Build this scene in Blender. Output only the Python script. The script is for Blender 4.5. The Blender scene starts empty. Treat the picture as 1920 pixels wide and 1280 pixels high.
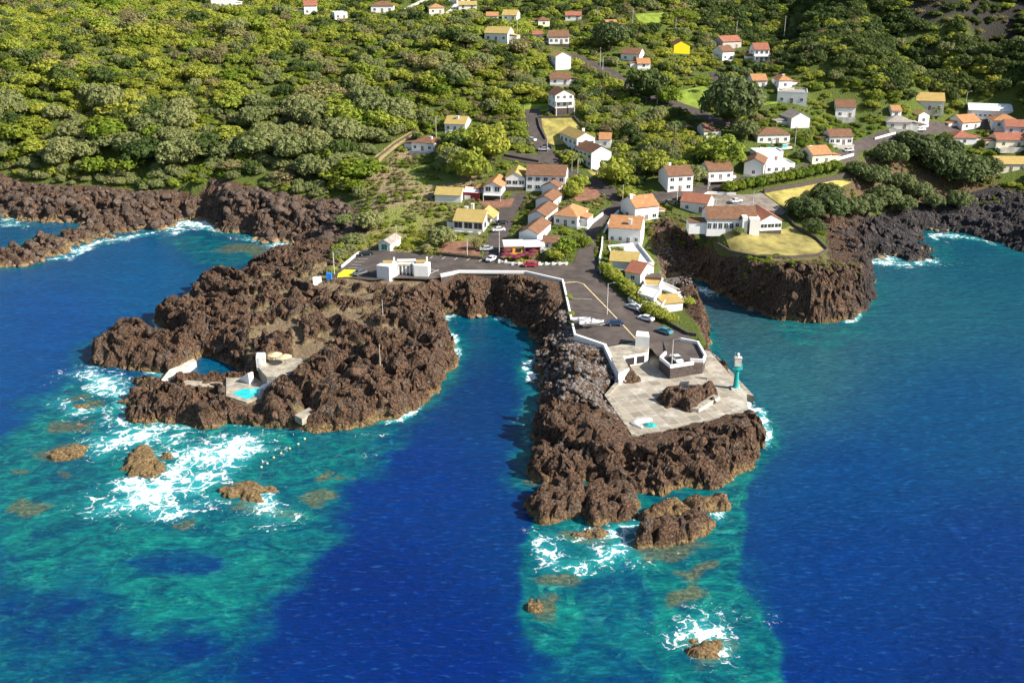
import bpy, bmesh, math, random
import numpy as np
from mathutils import Vector, Matrix
random.seed(7); np.random.seed(7)
R = math.radians
# ------------------------------------------------------------------ camera, sky, sun
FPX, PITCH, CAMZ = 1900.0, R(22), 100.0
scn = bpy.context.scene
cd = bpy.data.cameras.new('camera'); cam = bpy.data.objects.new('camera', cd); scn.collection.objects.link(cam)
cam.location = (0, 0, CAMZ); cam.rotation_euler = (R(90) - PITCH, 0, 0)
cd.sensor_width = 36; cd.lens = 36 * FPX / 1920; cd.clip_start = 1; cd.clip_end = 9000
scn.camera = cam
SUN = Vector((0.95, -0.30, 0)).normalized(); ELEV = R(35)
sd = Vector((SUN.x * math.cos(ELEV), SUN.y * math.cos(ELEV), math.sin(ELEV)))
w = bpy.data.worlds.new('World'); scn.world = w; w.use_nodes = True
nt = w.node_tree; nt.nodes.clear()
sk = nt.nodes.new('ShaderNodeTexSky'); sk.sky_type = 'NISHITA'; sk.sun_disc = False
sk.sun_elevation = ELEV; sk.sun_rotation = math.atan2(SUN.x, SUN.y)
bg = nt.nodes.new('ShaderNodeBackground'); bg.inputs[1].default_value = 0.08
wo = nt.nodes.new('ShaderNodeOutputWorld'); nt.links.new(sk.outputs[0], bg.inputs[0]); nt.links.new(bg.outputs[0], wo.inputs[0])
ld = bpy.data.lights.new('sun', 'SUN'); ld.energy = 5.0; ld.angle = R(0.5); ld.color = (1, 0.93, 0.82)
lo = bpy.data.objects.new('sun', ld); scn.collection.objects.link(lo)
lo.rotation_euler = (-sd).to_track_quat('-Z', 'Y').to_euler(); lo.location = (200, -100, 300)
scn.view_settings.view_transform = 'Standard'; scn.view_settings.look = 'None'
scn.view_settings.exposure = 1.08; scn.view_settings.gamma = 1
scn.render.engine = 'CYCLES'
cy = scn.cycles; cy.use_adaptive_sampling = True; cy.adaptive_threshold = 0.02
cy.max_bounces = 5; cy.diffuse_bounces = 2; cy.glossy_bounces = 2; cy.transmission_bounces = 2; cy.transparent_max_bounces = 4
cy.use_denoising = True; cy.caustics_reflective = False; cy.caustics_refractive = False

# ------------------------------------------------------------------ projection helpers
CT, ST = math.cos(PITCH), math.sin(PITCH)
def ray(px, py):
    a = (px - 960) / FPX; b = (640 - py) / FPX
    return np.array([a, CT + b * ST, -ST + b * CT])
def at_z(px, py, z=0.0):
    d = ray(px, py); t = (z - CAMZ) / d[2]
    return (d[0] * t, d[1] * t)
def to_px(x, y, z):
    zz = np.asarray(z) - CAMZ
    dep = y * CT - zz * ST; up = y * ST + zz * CT
    dep = np.maximum(dep, 1)
    return 960 + FPX * x / dep, 640 - FPX * up / dep
def sstep(a, b, x):
    t = np.clip((x - a) / (b - a), 0, 1); return t * t * (3 - 2 * t)
# ------------------------------------------------------------------ noise
def hsh(ix, iy, s):
    h = (ix.astype(np.int64) * 374761393 + iy.astype(np.int64) * 668265263 + s * 1442695041) & 0xffffffff
    h = ((h ^ (h >> 13)) * 1274126177) & 0xffffffff
    h = ((h ^ (h >> 16)) * 2246822519) & 0xffffffff
    return ((h ^ (h >> 15)) & 0xffffff) / float(0xffffff)
def vn(x, y, s=0):
    ix = np.floor(x); iy = np.floor(y); fx = x - ix; fy = y - iy
    fx = fx * fx * (3 - 2 * fx); fy = fy * fy * (3 - 2 * fy)
    a = hsh(ix, iy, s); b = hsh(ix + 1, iy, s); c = hsh(ix, iy + 1, s); d = hsh(ix + 1, iy + 1, s)
    return (a + (b - a) * fx) * (1 - fy) + (c + (d - c) * fx) * fy
def fbm(x, y, s=0, o=4):
    r = 0; a = .5; t = 0
    for k in range(o):
        r = r + a * vn(x * 2 ** k + 17.3 * k, y * 2 ** k - 9.1 * k, s + k); t += a; a *= .5
    return r / t
def pile(x, y, s=0, k=1.15, p=1.6):
    ix = np.floor(x); iy = np.floor(y); best = np.full(np.shape(x), -9.0)
    for dx in (-1, 0, 1):
        for dy in (-1, 0, 1):
            cx = ix + dx; cy_ = iy + dy
            ox = cx + .1 + .8 * hsh(cx, cy_, s); oy = cy_ + .1 + .8 * hsh(cx, cy_, s + 1)
            r = hsh(cx, cy_, s + 2); tx = hsh(cx, cy_, s + 3) - .5; ty = hsh(cx, cy_, s + 4) - .5
            d = np.sqrt((x - ox) ** 2 + (y - oy) ** 2)
            v = r * .8 - k * d ** p + (x - ox) * tx * .9 + (y - oy) * ty * .9
            best = np.maximum(best, v)
    return best
# ------------------------------------------------------------------ polygons
def inside(x, y, poly):
    r = np.zeros(np.shape(x), bool); n = len(poly); j = n - 1
    for i in range(n):
        xi, yi = poly[i]; xj, yj = poly[j]
        if yi != yj:
            r ^= ((yi > y) != (yj > y)) & (x < (xj - xi) * (y - yi) / (yj - yi) + xi)
        j = i
    return r
def sdist(x, y, poly, closed=True):
    best = np.full(np.shape(x), 1e9); n = len(poly)
    for i in range(n if closed else n - 1):
        x0, y0 = poly[i]; x1, y1 = poly[(i + 1) % n]
        ex, ey = x1 - x0, y1 - y0; L = ex * ex + ey * ey + 1e-9
        t = np.clip(((x - x0) * ex + (y - y0) * ey) / L, 0, 1)
        best = np.minimum(best, (x - x0 - t * ex) ** 2 + (y - y0 - t * ey) ** 2)
    d = np.sqrt(best)
    return np.where(inside(x, y, poly), d, -d) if closed else d
# ------------------------------------------------------------------ ground heights (thin plate spline through surveyed spots: px, py, height)
CTRL = [(-200,340,14),(0,345,9),(0,300,16),(120,360,8),(120,300,17),(300,365,8),(350,320,15),(300,250,25),(100,200,33),(300,160,39),(100,100,50),
 (300,60,56),(500,110,48),(100,0,66),(300,0,66),(600,0,66),(520,380,9),(520,330,15),(600,300,19),(600,200,32),(700,120,46),(640,430,6),(640,400,8),
 (700,380,13),(760,330,17.5),(790,285,22),(850,250,27),(760,420,11),(720,470,10),(840,300,21),(800,60,57),(900,150,42),(900,70,56),
 (960,500,10),(880,500,10),(1080,500,10),(700,505,9.6),(640,505,9.2),(880,435,11.5),(990,455,11.5),(925,372,15.5),(1030,360,17),(960,400,13.5),(1065,424,13),(1110,450,11),(1150,395,13.5),
 (1020,290,23),(1050,215,32.5),(1050,245,28.5),(1120,315,20),(1050,130,45),(1050,60,56),(960,0,67),(1150,300,21.5),(1150,200,35),
 (1240,180,37),(1280,230,31),(1240,290,24),(1265,360,17.5),(1180,360,17),(1350,345,18.2),(1430,330,19.5),(1300,375,15.5),(1380,433,13),(1380,395,14),(1440,470,12.6),(1475,455,12.6),(1515,456,12.5),(1420,462,12.6),(1540,475,12.2),(1500,370,15),
 (1560,350,15.5),(1600,330,17.5),(1540,308,21.5),(1455,268,26),(1577,272,25),(1340,250,29),(1400,190,36),(1500,190,36.5),(1430,110,47.5),(1280,95,50),(1200,30,62),(1580,222,30.5),
 (1660,250,27),(1750,210,31.5),(1860,222,29),(1700,180,38),(1860,160,36),(1600,100,53),(1600,0,71),(1480,40,60),(1400,0,68),(1750,100,50),(1860,100,51),(1800,2,71),(1800,82,54.5),(1950,60,60),(2100,0,72),
 (1700,350,11.5),(1800,320,14),(1900,320,15),(1650,400,6),(1800,400,4),(1900,400,4),(1850,270,22),(1650,450,3),(1750,470,3),(1900,440,3),(2050,430,5),
 (1210,415,12),(1170,456,10.5),(1180,500,9.3),(1215,545,8),(1260,600,6),(1120,560,8.4),(1090,600,7.4),(1200,610,6.4),(1260,640,5.8),(1310,660,5.6),(1150,640,6.0),
 (1280,505,1.6),(1250,480,5),(1310,520,1.5),(1305,462,6.5),(1352,452,12.4),(1340,442,12.7),(1400,476,12.3),(1500,468,12.4),(1255,425,12.6),(1400,500,12),(1560,510,11),(1620,540,9),(1480,520,11.5),
 (250,660,2.8),(400,640,4.6),(600,600,7.0),(750,640,6.8),(820,680,4.6),(500,700,4.0),(450,770,2.8),(650,770,3.2),(400,560,5),(550,530,7),(750,560,9),(350,690,2.0),(700,710,5.4),(560,470,5),
 (1050,830,3.8),(1200,870,3.6),(1350,830,4.4),(1420,800,4),(1100,780,5),(1040,720,4.2),(1030,640,4.5),(1230,760,3.3),(1370,740,3.3)]
P = np.array([(*at_z(a, b, c), c) for a, b, c in CTRL] + [(-400, 700, 92), (0, 720, 100), (400, 700, 118), (-400, 400, 30), (480, 420, 60), (330, 390, 34), (700, 500, 120), (-700, 600, 80)])
def _phi(r2): return .5 * r2 * np.log(np.maximum(r2, 1e-9))
_n = len(P); A = np.zeros((_n + 3, _n + 3)); S_ = 100.0
_X = P[:, :2] / S_
A[:_n, :_n] = _phi(((_X[:, None] - _X[None]) ** 2).sum(-1)) + np.eye(_n) * 2e-4
A[:_n, _n] = 1; A[:_n, _n + 1:] = _X; A[_n, :_n] = 1; A[_n + 1:, :_n] = _X.T
_W = np.linalg.solve(A, np.concatenate([P[:, 2], [0, 0, 0]]))
def G(x, y):
    x = np.asarray(x, float) / S_; y = np.asarray(y, float) / S_
    r = _W[_n] + _W[_n + 1] * x + _W[_n + 2] * y
    for i in range(_n):
        r = r + _W[i] * _phi((x - _X[i, 0]) ** 2 + (y - _X[i, 1]) ** 2)
    return r
def g(x, y): return float(G(x, y))
_T = np.concatenate([np.arange(150, 460, 1.5), np.arange(460, 760, 3)])
def onto(px, py):
    d = ray(px, py); x = d[0] * _T; y = d[1] * _T; z = CAMZ + d[2] * _T
    dif = z - np.maximum(G(x, y), 0)
    k = np.argmax(dif < 0) if (dif < 0).any() else len(_T) - 1
    if k == 0: k = 1
    a, b = _T[k - 1], _T[k]; t = a + (b - a) * dif[k - 1] / (dif[k - 1] - dif[k] + 1e-9) if dif[k] < 0 else b
    return Vector((d[0] * t, d[1] * t, CAMZ + d[2] * t))
def ontos(pts): return [tuple(onto(*p)[:2]) for p in pts]
# ------------------------------------------------------------------ object helpers
COL = scn.collection.objects
def tag(o, label=None, cat=None, group=None, kind=None):
    if label: o['label'] = label
    if cat: o['category'] = cat
    if group: o['group'] = group
    if kind: o['kind'] = kind
    return o
def empty(name, loc=(0, 0, 0), rz=0):
    o = bpy.data.objects.new(name, None); COL.link(o); o.location = loc; o.rotation_euler = (0, 0, rz); o.empty_display_size = .5
    return o
class MB:
    def __init__(s): s.v = []; s.f = []; s.m = []
    def add(s, vs, fs, m=0):
        n = len(s.v); s.v += [tuple(v) for v in vs]; s.f += [tuple(i + n for i in f) for f in fs]; s.m += [m] * len(fs); return s
    def box(s, x0, x1, y0, y1, z0, z1, m=0):
        return s.add([(x0,y0,z0),(x1,y0,z0),(x1,y1,z0),(x0,y1,z0),(x0,y0,z1),(x1,y0,z1),(x1,y1,z1),(x0,y1,z1)],
                     [(0,3,2,1),(4,5,6,7),(0,1,5,4),(1,2,6,5),(2,3,7,6),(3,0,4,7)], m)
    def tube(s, p0, p1, r0, r1, n=8, m=0):
        p0 = Vector(p0); p1 = Vector(p1); d = (p1 - p0).normalized(); a = d.orthogonal().normalized(); b = d.cross(a)
        vs = [p0 + (a * math.cos(2*math.pi*k/n) + b * math.sin(2*math.pi*k/n)) * r0 for k in range(n)] + \
             [p1 + (a * math.cos(2*math.pi*k/n) + b * math.sin(2*math.pi*k/n)) * r1 for k in range(n)]
        return s.add(vs, [(k, (k+1) % n, n + (k+1) % n, n + k) for k in range(n)] + [tuple(range(n))[::-1], tuple(range(n, 2*n))], m)
    def prism(s, poly, z0, z1, m=0):
        n = len(poly); ar = sum(poly[i][0]*poly[(i+1)%n][1] - poly[(i+1)%n][0]*poly[i][1] for i in range(n))
        if ar < 0: poly = poly[::-1]
        return s.add([(x, y, z0) for x, y in poly] + [(x, y, z1) for x, y in poly],
                     [tuple(range(n))[::-1], tuple(range(n, 2*n))] + [(k, (k+1)%n, n+(k+1)%n, n+k) for k in range(n)], m)
    def build(s, name, mats, parent=None, smooth=False):
        me = bpy.data.meshes.new(name); me.from_pydata(s.v, [], s.f)
        for m in (mats if isinstance(mats, (list, tuple)) else [mats]): me.materials.append(m)
        me.polygons.foreach_set('material_index', s.m)
        if smooth: me.polygons.foreach_set('use_smooth', [True] * len(s.f))
        me.update(); o = bpy.data.objects.new(name, me); COL.link(o)
        if parent: o.parent = parent
        return o
def npmesh(name, v, f, mat, smooth=True, attrs={}, cols={}):
    me = bpy.data.meshes.new(name); k = f.shape[1]
    me.vertices.add(len(v)); me.vertices.foreach_set('co', v.astype(np.float32).ravel())
    me.loops.add(f.size); me.loops.foreach_set('vertex_index', f.astype(np.int32).ravel())
    me.polygons.add(len(f)); me.polygons.foreach_set('loop_start', np.arange(0, f.size, k, dtype=np.int32))
    me.update(calc_edges=True)
    me.polygons.foreach_set('use_smooth', np.full(len(f), smooth))
    for n_, a in attrs.items():
        at = me.attributes.new(n_, 'FLOAT', 'POINT'); at.data.foreach_set('value', a.astype(np.float32).ravel())
    for n_, a in cols.items():
        at = me.attributes.new(n_, 'FLOAT_COLOR', 'POINT')
        at.data.foreach_set('color', np.concatenate([a, np.ones((len(a), 1))], 1).astype(np.float32).ravel())
    me.materials.append(mat); me.validate(); o = bpy.data.objects.new(name, me); COL.link(o); return o
# ------------------------------------------------------------------ materials
def mat(name):
    m = bpy.data.materials.new(name); m.use_nodes = True; n = m.node_tree; n.nodes.clear()
    out = n.nodes.new('ShaderNodeOutputMaterial'); b = n.nodes.new('ShaderNodeBsdfPrincipled'); n.links.new(b.outputs[0], out.inputs[0])
    return m, n, b
class NT:
    def __init__(s, n): s.n = n
    def node(s, t, **k):
        x = s.n.nodes.new(t)
        for a, b in k.items(): setattr(x, a, b)
        return x
    def lk(s, a, b): s.n.links.new(a, b)
    def pos(s): return s.node('ShaderNodeNewGeometry').outputs['Position']
    def attr(s, name, vec=False):
        a = s.node('ShaderNodeAttribute'); a.attribute_name = name; return a.outputs['Color' if vec else 'Fac']
    def noise(s, vec, scale, detail=4, rough=.6, dist=0, sc=None):
        if sc:
            mp = s.node('ShaderNodeMapping'); mp.inputs['Scale'].default_value = sc; s.lk(vec, mp.inputs[0]); vec = mp.outputs[0]
        t = s.node('ShaderNodeTexNoise'); s.lk(vec, t.inputs['Vector']); t.inputs['Scale'].default_value = scale
        t.inputs['Detail'].default_value = detail; t.inputs['Roughness'].default_value = rough; t.inputs['Distortion'].default_value = dist
        return t.outputs['Fac']
    def vor(s, vec, scale, feat='F1', out='Distance'):
        t = s.node('ShaderNodeTexVoronoi', feature=feat); s.lk(vec, t.inputs['Vector']); t.inputs['Scale'].default_value = scale; return t.outputs[out]
    def math(s, op, a, b=None, c=None, clamp=False):
        t = s.node('ShaderNodeMath', operation=op, use_clamp=clamp)
        for i, q in enumerate((a, b, c)):
            if q is None: continue
            if isinstance(q, (int, float)): t.inputs[i].default_value = q
            else: s.lk(q, t.inputs[i])
        return t.outputs[0]
    def ramp(s, v, a, b, lo=0, hi=1):
        t = s.node('ShaderNodeMapRange'); t.interpolation_type = 'SMOOTHSTEP'; s.lk(v, t.inputs[0])
        for i, q in ((1, a), (2, b), (3, lo), (4, hi)): t.inputs[i].default_value = q
        return t.outputs[0]
    def mix(s, f, a, b, mode='MIX'):
        t = s.node('ShaderNodeMix', data_type='RGBA', blend_type=mode)
        for i, q in ((0, f), (6, a), (7, b)):
            if isinstance(q, (int, float)): t.inputs[i].default_value = q
            elif isinstance(q, tuple): t.inputs[i].default_value = (*q, 1)
            else: s.lk(q, t.inputs[i])
        return t.outputs[2]
    def bump(s, h, strength, dist, b):
        t = s.node('ShaderNodeBump'); t.inputs['Strength'].default_value = strength; t.inputs['Distance'].default_value = dist
        s.lk(h, t.inputs['Height']); s.lk(t.outputs[0], b.inputs['Normal']); return t
def simple(name, col, rough=.8, var=.25, scale=1.5, bump=0, spec=.3, metal=0, objspace=False):
    m, n, b = mat(name); t = NT(n); p = t.pos()
    nz = t.noise(p, scale, 5, .65)
    dark = tuple(c * (1 - var) for c in col); lite = tuple(min(1, c * (1 + var * .5)) for c in col)
    t.lk(t.mix(t.ramp(nz, .3, .7), dark, lite), b.inputs['Base Color'])
    b.inputs['Roughness'].default_value = rough; b.inputs['Specular IOR Level'].default_value = spec; b.inputs['Metallic'].default_value = metal
    if bump: t.bump(nz, bump, .2, b)
    return m
def mat_plaster(name, col):
    m, n, b = mat(name); t = NT(n); p = t.pos()
    st = t.noise(p, .8, 6, .7, sc=(1, 1, .35)); st2 = t.noise(p, 4, 4, .6)
    f = t.math('MULTIPLY', t.ramp(st, .45, .75), .28); c = t.mix(f, col, tuple(c * .62 for c in col))
    c = t.mix(t.math('MULTIPLY', t.ramp(st2, .5, .8), .15), c, tuple(c * .7 for c in col))
    t.lk(c, b.inputs['Base Color']); b.inputs['Roughness'].default_value = .85; b.inputs['Specular IOR Level'].default_value = .2
    return m
def mat_tiles(name, col, col2):
    m, n, b = mat(name); t = NT(n); tc = t.node('ShaderNodeTexCoord').outputs['Object']
    p = t.pos(); nz = t.noise(p, .9, 5, .7); n2 = t.noise(p, 5, 3, .6)
    wv = t.node('ShaderNodeTexWave'); wv.wave_type = 'BANDS'; wv.bands_direction = 'X'; t.lk(tc, wv.inputs[0]); wv.inputs['Scale'].default_value = 1.1; wv.inputs['Distortion'].default_value = .2
    wz = t.node('ShaderNodeTexWave'); wz.wave_type = 'BANDS'; wz.bands_direction = 'Y'; t.lk(tc, wz.inputs[0]); wz.inputs['Scale'].default_value = .8
    c = t.mix(t.ramp(nz, .35, .7), col, col2); c = t.mix(t.ramp(n2, .45, .75, 0, .45), c, tuple(q * .5 for q in col))
    c = t.mix(t.math('MULTIPLY', wv.outputs['Fac'], .22), c, tuple(q * .45 for q in col))
    t.lk(c, b.inputs['Base Color']); b.inputs['Roughness'].default_value = .85; b.inputs['Specular IOR Level'].default_value = .2
    t.bump(t.math('ADD', wv.outputs['Fac'], wz.outputs['Fac']), .5, .08, b)
    return m
M = {}
M['white'] = mat_plaster('white_render', (.74, .73, .70)); M['cream'] = mat_plaster('cream_render', (.74, .68, .50))
M['yellow'] = mat_plaster('yellow_render', (.85, .68, .02)); M['grey'] = mat_plaster('grey_render', (.42, .40, .37)); M['pale'] = mat_plaster('pale_render', (.62, .60, .55))
M['stone'] = simple('dark_stone', (.09, .07, .06), .9, .5, 2.5, .6); M['orange_wall'] = mat_plaster('orange_render', (.75, .36, .06))
M['ty'] = mat_tiles('yellow_tiles', (.40, .27, .085), (.49, .36, .14)); M['to'] = mat_tiles('orange_tiles', (.38, .17, .075), (.46, .27, .13))
M['tb'] = mat_tiles('brown_tiles', (.165, .082, .045), (.235, .130, .080)); M['tr'] = mat_tiles('red_tiles', (.29, .105, .065), (.36, .16, .10))
M['tg'] = mat_tiles('grey_tiles', (.28, .25, .22), (.42, .38, .33)); M['tw'] = mat_tiles('white_sheet_roof', (.72, .72, .70), (.8, .8, .78))
M['tl'] = mat_tiles('lichen_tiles', (.38, .28, .085), (.44, .34, .14))
M['glass'] = simple('window_glass', (.03, .035, .045), .15, .3, 2, 0, .6); M['frame'] = simple('white_frame', (.75, .75, .72), .6)
M['red'] = simple('red_paint', (.20, .018, .025), .6); M['green'] = simple('green_paint', (.03, .22, .10), .6); M['dark'] = simple('dark_cable_and_opening_shade', (.03, .028, .03), .8)  # dark: cable colour, also panels that paint the shade of openings
M['wood'] = simple('timber', (.16, .10, .06), .8, .4, 4); M['metal'] = simple('galvanised_metal', (.45, .46, .47), .45, .15, 3, 0, .5, .6)
M['conc'] = simple('concrete', (.33, .295, .235), .85, .45, .5); M['tyre'] = simple('tyre_rubber', (.02, .02, .02), .8); M['teal'] = simple('teal_paint', (.01, .33, .30), .45, .15, 2, 0, .5)
M['cloth_red'] = simple('red_canvas', (.13, .022, .035), .8); M['straw'] = simple('straw', (.62, .48, .28), .9, .3, 6); M['blue'] = simple('blue_paint', (.02, .20, .62), .5)
M['line'] = simple('white_line_paint', (.72, .70, .66), .8, .35, 2); M['yline'] = simple('kerb_line_paint', (.62, .50, .28), .8, .4, 2)
M['trunk'] = simple('bark', (.13, .10, .075), .9, .4, 5, .5)
def mat_paint(name, col):
    m, n, b = mat(name); b.inputs['Base Color'].default_value = (*col, 1); b.inputs['Roughness'].default_value = .3; b.inputs['Coat Weight'].default_value = .5
    b.inputs['Metallic'].default_value = .15; return m
PAINT = {k: mat_paint(k + '_car_paint', c) for k, c in dict(white=(.72,.72,.72), silver=(.42,.44,.46), black=(.012,.012,.015), navy=(.02,.04,.10), grey=(.10,.11,.12), teal=(.05,.22,.28), red=(.35,.01,.02)).items()}

def mat_ground():
    m, n, b = mat('ground_and_lava'); t = NT(n); p = t.pos()
    lav = t.attr('lava'); blk = t.attr('black'); gc = t.attr('gcol', True)
    n1 = t.noise(p, .35, 6, .7); n2 = t.noise(p, 2.2, 6, .75); n3 = t.noise(p, 9, 4, .7); n4 = t.noise(p, .12, 3, .6)
    # lava: red brown scoria, grey weathered, black fresh
    br = t.mix(t.ramp(n2, .36, .64), (.009, .006, .005), (.230, .138, .086)); gy = t.mix(t.ramp(n2, .3, .7), (.016, .014, .013), (.23, .19, .155))
    lc = t.mix(t.ramp(n1, .50, .66), br, gy); lc = t.mix(t.math('MULTIPLY', t.ramp(n4, .52, .70), .4), lc, (.175, .105, .068))
    bl = t.mix(t.ramp(n2, .35, .7), (.014, .013, .015), (.10, .092, .094)); lc = t.mix(blk, lc, bl)
    pits = t.vor(p, 1.6); lc = t.mix(t.ramp(pits, .35, .7, 0, .35), lc, (.03, .02, .016))
    sx = t.node('ShaderNodeSeparateXYZ'); t.lk(p, sx.inputs[0])
    zz = t.math('ADD', sx.outputs[2], t.math('MULTIPLY_ADD', n1, -4.0, 2.0))
    gold = t.attr('gold'); tide = t.ramp(t.math('ADD', t.math('MULTIPLY_ADD', gold, -1.9, zz), t.math('MULTIPLY_ADD', n4, 5.0, -2.2)), .5, 1.9, 1, 0); tcg = (.34, .23, .09); tc = t.mix(t.ramp(n2, .35, .7), (.10, .065, .03), (.42, .29, .14))
    lc = t.mix(t.math('MULTIPLY', tide, t.math('MULTIPLY_ADD', blk, -.75, .85)), lc, tc)
    wet = t.ramp(zz, -.6, .25, .85, 0); lc = t.mix(wet, lc, (.03, .028, .015))
    gg = t.mix(t.ramp(n2, .3, .7, 0, .7), gc, (.40, .42, .33), 'MULTIPLY'); gg = t.mix(t.ramp(n3, .45, .8, 0, .4), gg, t.mix(.5, gc, (.35, .33, .18)))
    lf = t.ramp(t.math('ADD', lav, t.math('MULTIPLY_ADD', n2, .5, -.25)), .4, .6)
    t.lk(t.mix(lf, gg, lc), b.inputs['Base Color']); b.inputs['Roughness'].default_value = .9; b.inputs['Specular IOR Level'].default_value = .15
    t.bump(t.math('ADD', t.math('MULTIPLY', n2, 1.0), t.math('ADD', t.math('MULTIPLY', n3, .35), t.math('MULTIPLY', pits, -.6))), 1.0, .7, b)
    return m
M['ground'] = mat_ground()
def mat_sea():
    m, n, b = mat('sea_water'); t = NT(n); p = t.pos(); wc = t.attr('wcol', True); sh = t.attr('shallow'); rf = t.attr('reef'); fo = t.attr('foam')
    n1 = t.noise(p, .055, 6, .62, 1.0); n2 = t.noise(p, .14, 6, .72, 1.2, sc=(1, 1.5, 1)); n3 = t.noise(p, 1.2, 5, .7)
    s = t.math('ADD', sh, t.math('MULTIPLY', t.math('SUBTRACT', n1, .5), 1.0)); s = t.math('MULTIPLY', t.ramp(s, .12, .85), t.ramp(sh, 0, .25))
    grn = t.mix(t.ramp(n2, .35, .68), (.0, .065, .095), (.006, .215, .165)); grn = t.mix(t.ramp(n1, .56, .72, 0, .7), grn, (.0, .04, .10)); grn = t.mix(t.ramp(t.noise(p, .20, 6, .7, 1.0), .54, .70, 0, .75), grn, (.03, .33, .23))
    c = t.mix(s, wc, grn)
    r = t.ramp(t.math('ADD', rf, t.math('MULTIPLY', t.math('SUBTRACT', n2, .5), 1.0)), .4, .8)
    c = t.mix(t.math('MULTIPLY', r, .85), c, t.mix(t.ramp(n3, .35, .7), (.04, .075, .03), (.20, .19, .08)))
    # fine chop: light and shade of the ripples painted into the colour
    w1 = t.noise(p, .9, 5, .62, .4, sc=(.55, 1.5, 1)); w2 = t.noise(p, .22, 3, .6, .5, sc=(.7, 1.4, 1))
    c = t.mix(t.ramp(w1, .38, .66, .38, 0), c, (0, .012, .05)); c = t.mix(t.ramp(t.noise(p, .045, 5, .65, 1.5, sc=(.8, 1.8, 1)), .42, .66, .22, 0), c, (0, .015, .07)); c = t.mix(t.ramp(w1, .56, .72, 0, .16), c, (.05, .22, .36))
    # foam: filigree of thin veins that closes up where it is dense
    wrp = t.node('ShaderNodeTexNoise'); t.lk(p, wrp.inputs[0]); wrp.inputs['Scale'].default_value = .25; wrp.inputs['Detail'].default_value = 4
    ad = t.node('ShaderNodeVectorMath', operation='MULTIPLY_ADD'); t.lk(wrp.outputs['Color'], ad.inputs[0]); ad.inputs[1].default_value = (9, 9, 9); t.lk(p, ad.inputs[2])
    v1 = t.vor(ad.outputs[0], .33, 'DISTANCE_TO_EDGE'); v2 = t.vor(ad.outputs[0], .95, 'DISTANCE_TO_EDGE')
    n5 = t.noise(ad.outputs[0], .35, 6, .75)
    vein = t.math('MINIMUM', t.math('MULTIPLY', v1, 2.4), t.math('MULTIPLY_ADD', v2, 2.6, .18))
    fm = t.math('SUBTRACT', t.math('MULTIPLY', fo, 1.0), t.math('ADD', t.math('MULTIPLY', vein, 1.05), t.math('MULTIPLY_ADD', n5, 2.4, -.86)))
    fm = t.math('MULTIPLY', t.ramp(fm, -.16, .24), t.ramp(fo, .02, .15))
    milky = t.math('MULTIPLY', t.ramp(fo, .12, .9), .8); c = t.mix(milky, c, (.03, .40, .42))
    c = t.mix(t.math('MULTIPLY', fm, .92), c, (.80, .82, .82)); t.lk(c, b.inputs['Base Color'])
    t.lk(t.math('MULTIPLY_ADD', fm, .5, .22), b.inputs['Roughness']); b.inputs['IOR'].default_value = 1.33; b.inputs['Specular IOR Level'].default_value = .26
    h = t.math('ADD', t.math('MULTIPLY', w1, .55), t.math('ADD', t.math('MULTIPLY', w2, 1.2), t.math('MULTIPLY', n3, .12)))
    t.bump(h, .6, .9, b); return m
M['sea'] = mat_sea()
def mat_leaf(name, c0, c1, c2, rnd=.5):
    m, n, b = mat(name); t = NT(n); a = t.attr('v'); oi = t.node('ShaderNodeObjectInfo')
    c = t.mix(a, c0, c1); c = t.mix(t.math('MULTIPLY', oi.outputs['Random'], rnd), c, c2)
    p = t.pos(); c = t.mix(t.ramp(t.noise(p, .05, 3, .6), .45, .65, 0, .32), c, tuple(q * .55 for q in c0))
    c = t.mix(t.ramp(t.noise(p, .022, 3, .6), .48, .68, 0, .5), c, c2)
    t.lk(c, b.inputs['Base Color']); b.inputs['Roughness'].default_value = .6; b.inputs['Specular IOR Level'].default_value = .25
    tr = n.nodes.new('ShaderNodeBsdfTranslucent'); t.lk(c, tr.inputs[0]); ms = n.nodes.new('ShaderNodeMixShader'); ms.inputs[0].default_value = .38
    out = [x for x in n.nodes if x.type == 'OUTPUT_MATERIAL'][0]
    t.lk(b.outputs[0], ms.inputs[1]); t.lk(tr.outputs[0], ms.inputs[2]); t.lk(ms.outputs[0], out.inputs[0]); return m
M['leaf_round'] = mat_leaf('grey_green_leaves', (.115, .150, .045), (.265, .300, .110), (.320, .320, .120))
M['leaf_park'] = mat_leaf('deep_green_leaves', (.040, .070, .020), (.140, .185, .052), (.165, .200, .07))
M['leaf_bush'] = mat_leaf('bright_green_leaves', (.160, .225, .022), (.350, .410, .050), (.430, .410, .060), .6)
M['leaf_dry'] = mat_leaf('dry_leaves', (.17, .15, .06), (.36, .30, .15), (.30, .29, .09))
M['leaf_dark'] = mat_leaf('dark_green_leaves', (.030, .062, .014), (.100, .150, .028), (.14, .17, .035))
M['leaf_lime'] = mat_leaf('lime_leaves', (.08, .16, .01), (.20, .28, .02), (.28, .27, .03))
M['palm'] = mat_leaf('palm_fronds', (.04, .09, .02), (.14, .20, .05), (.16, .17, .05))
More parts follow.
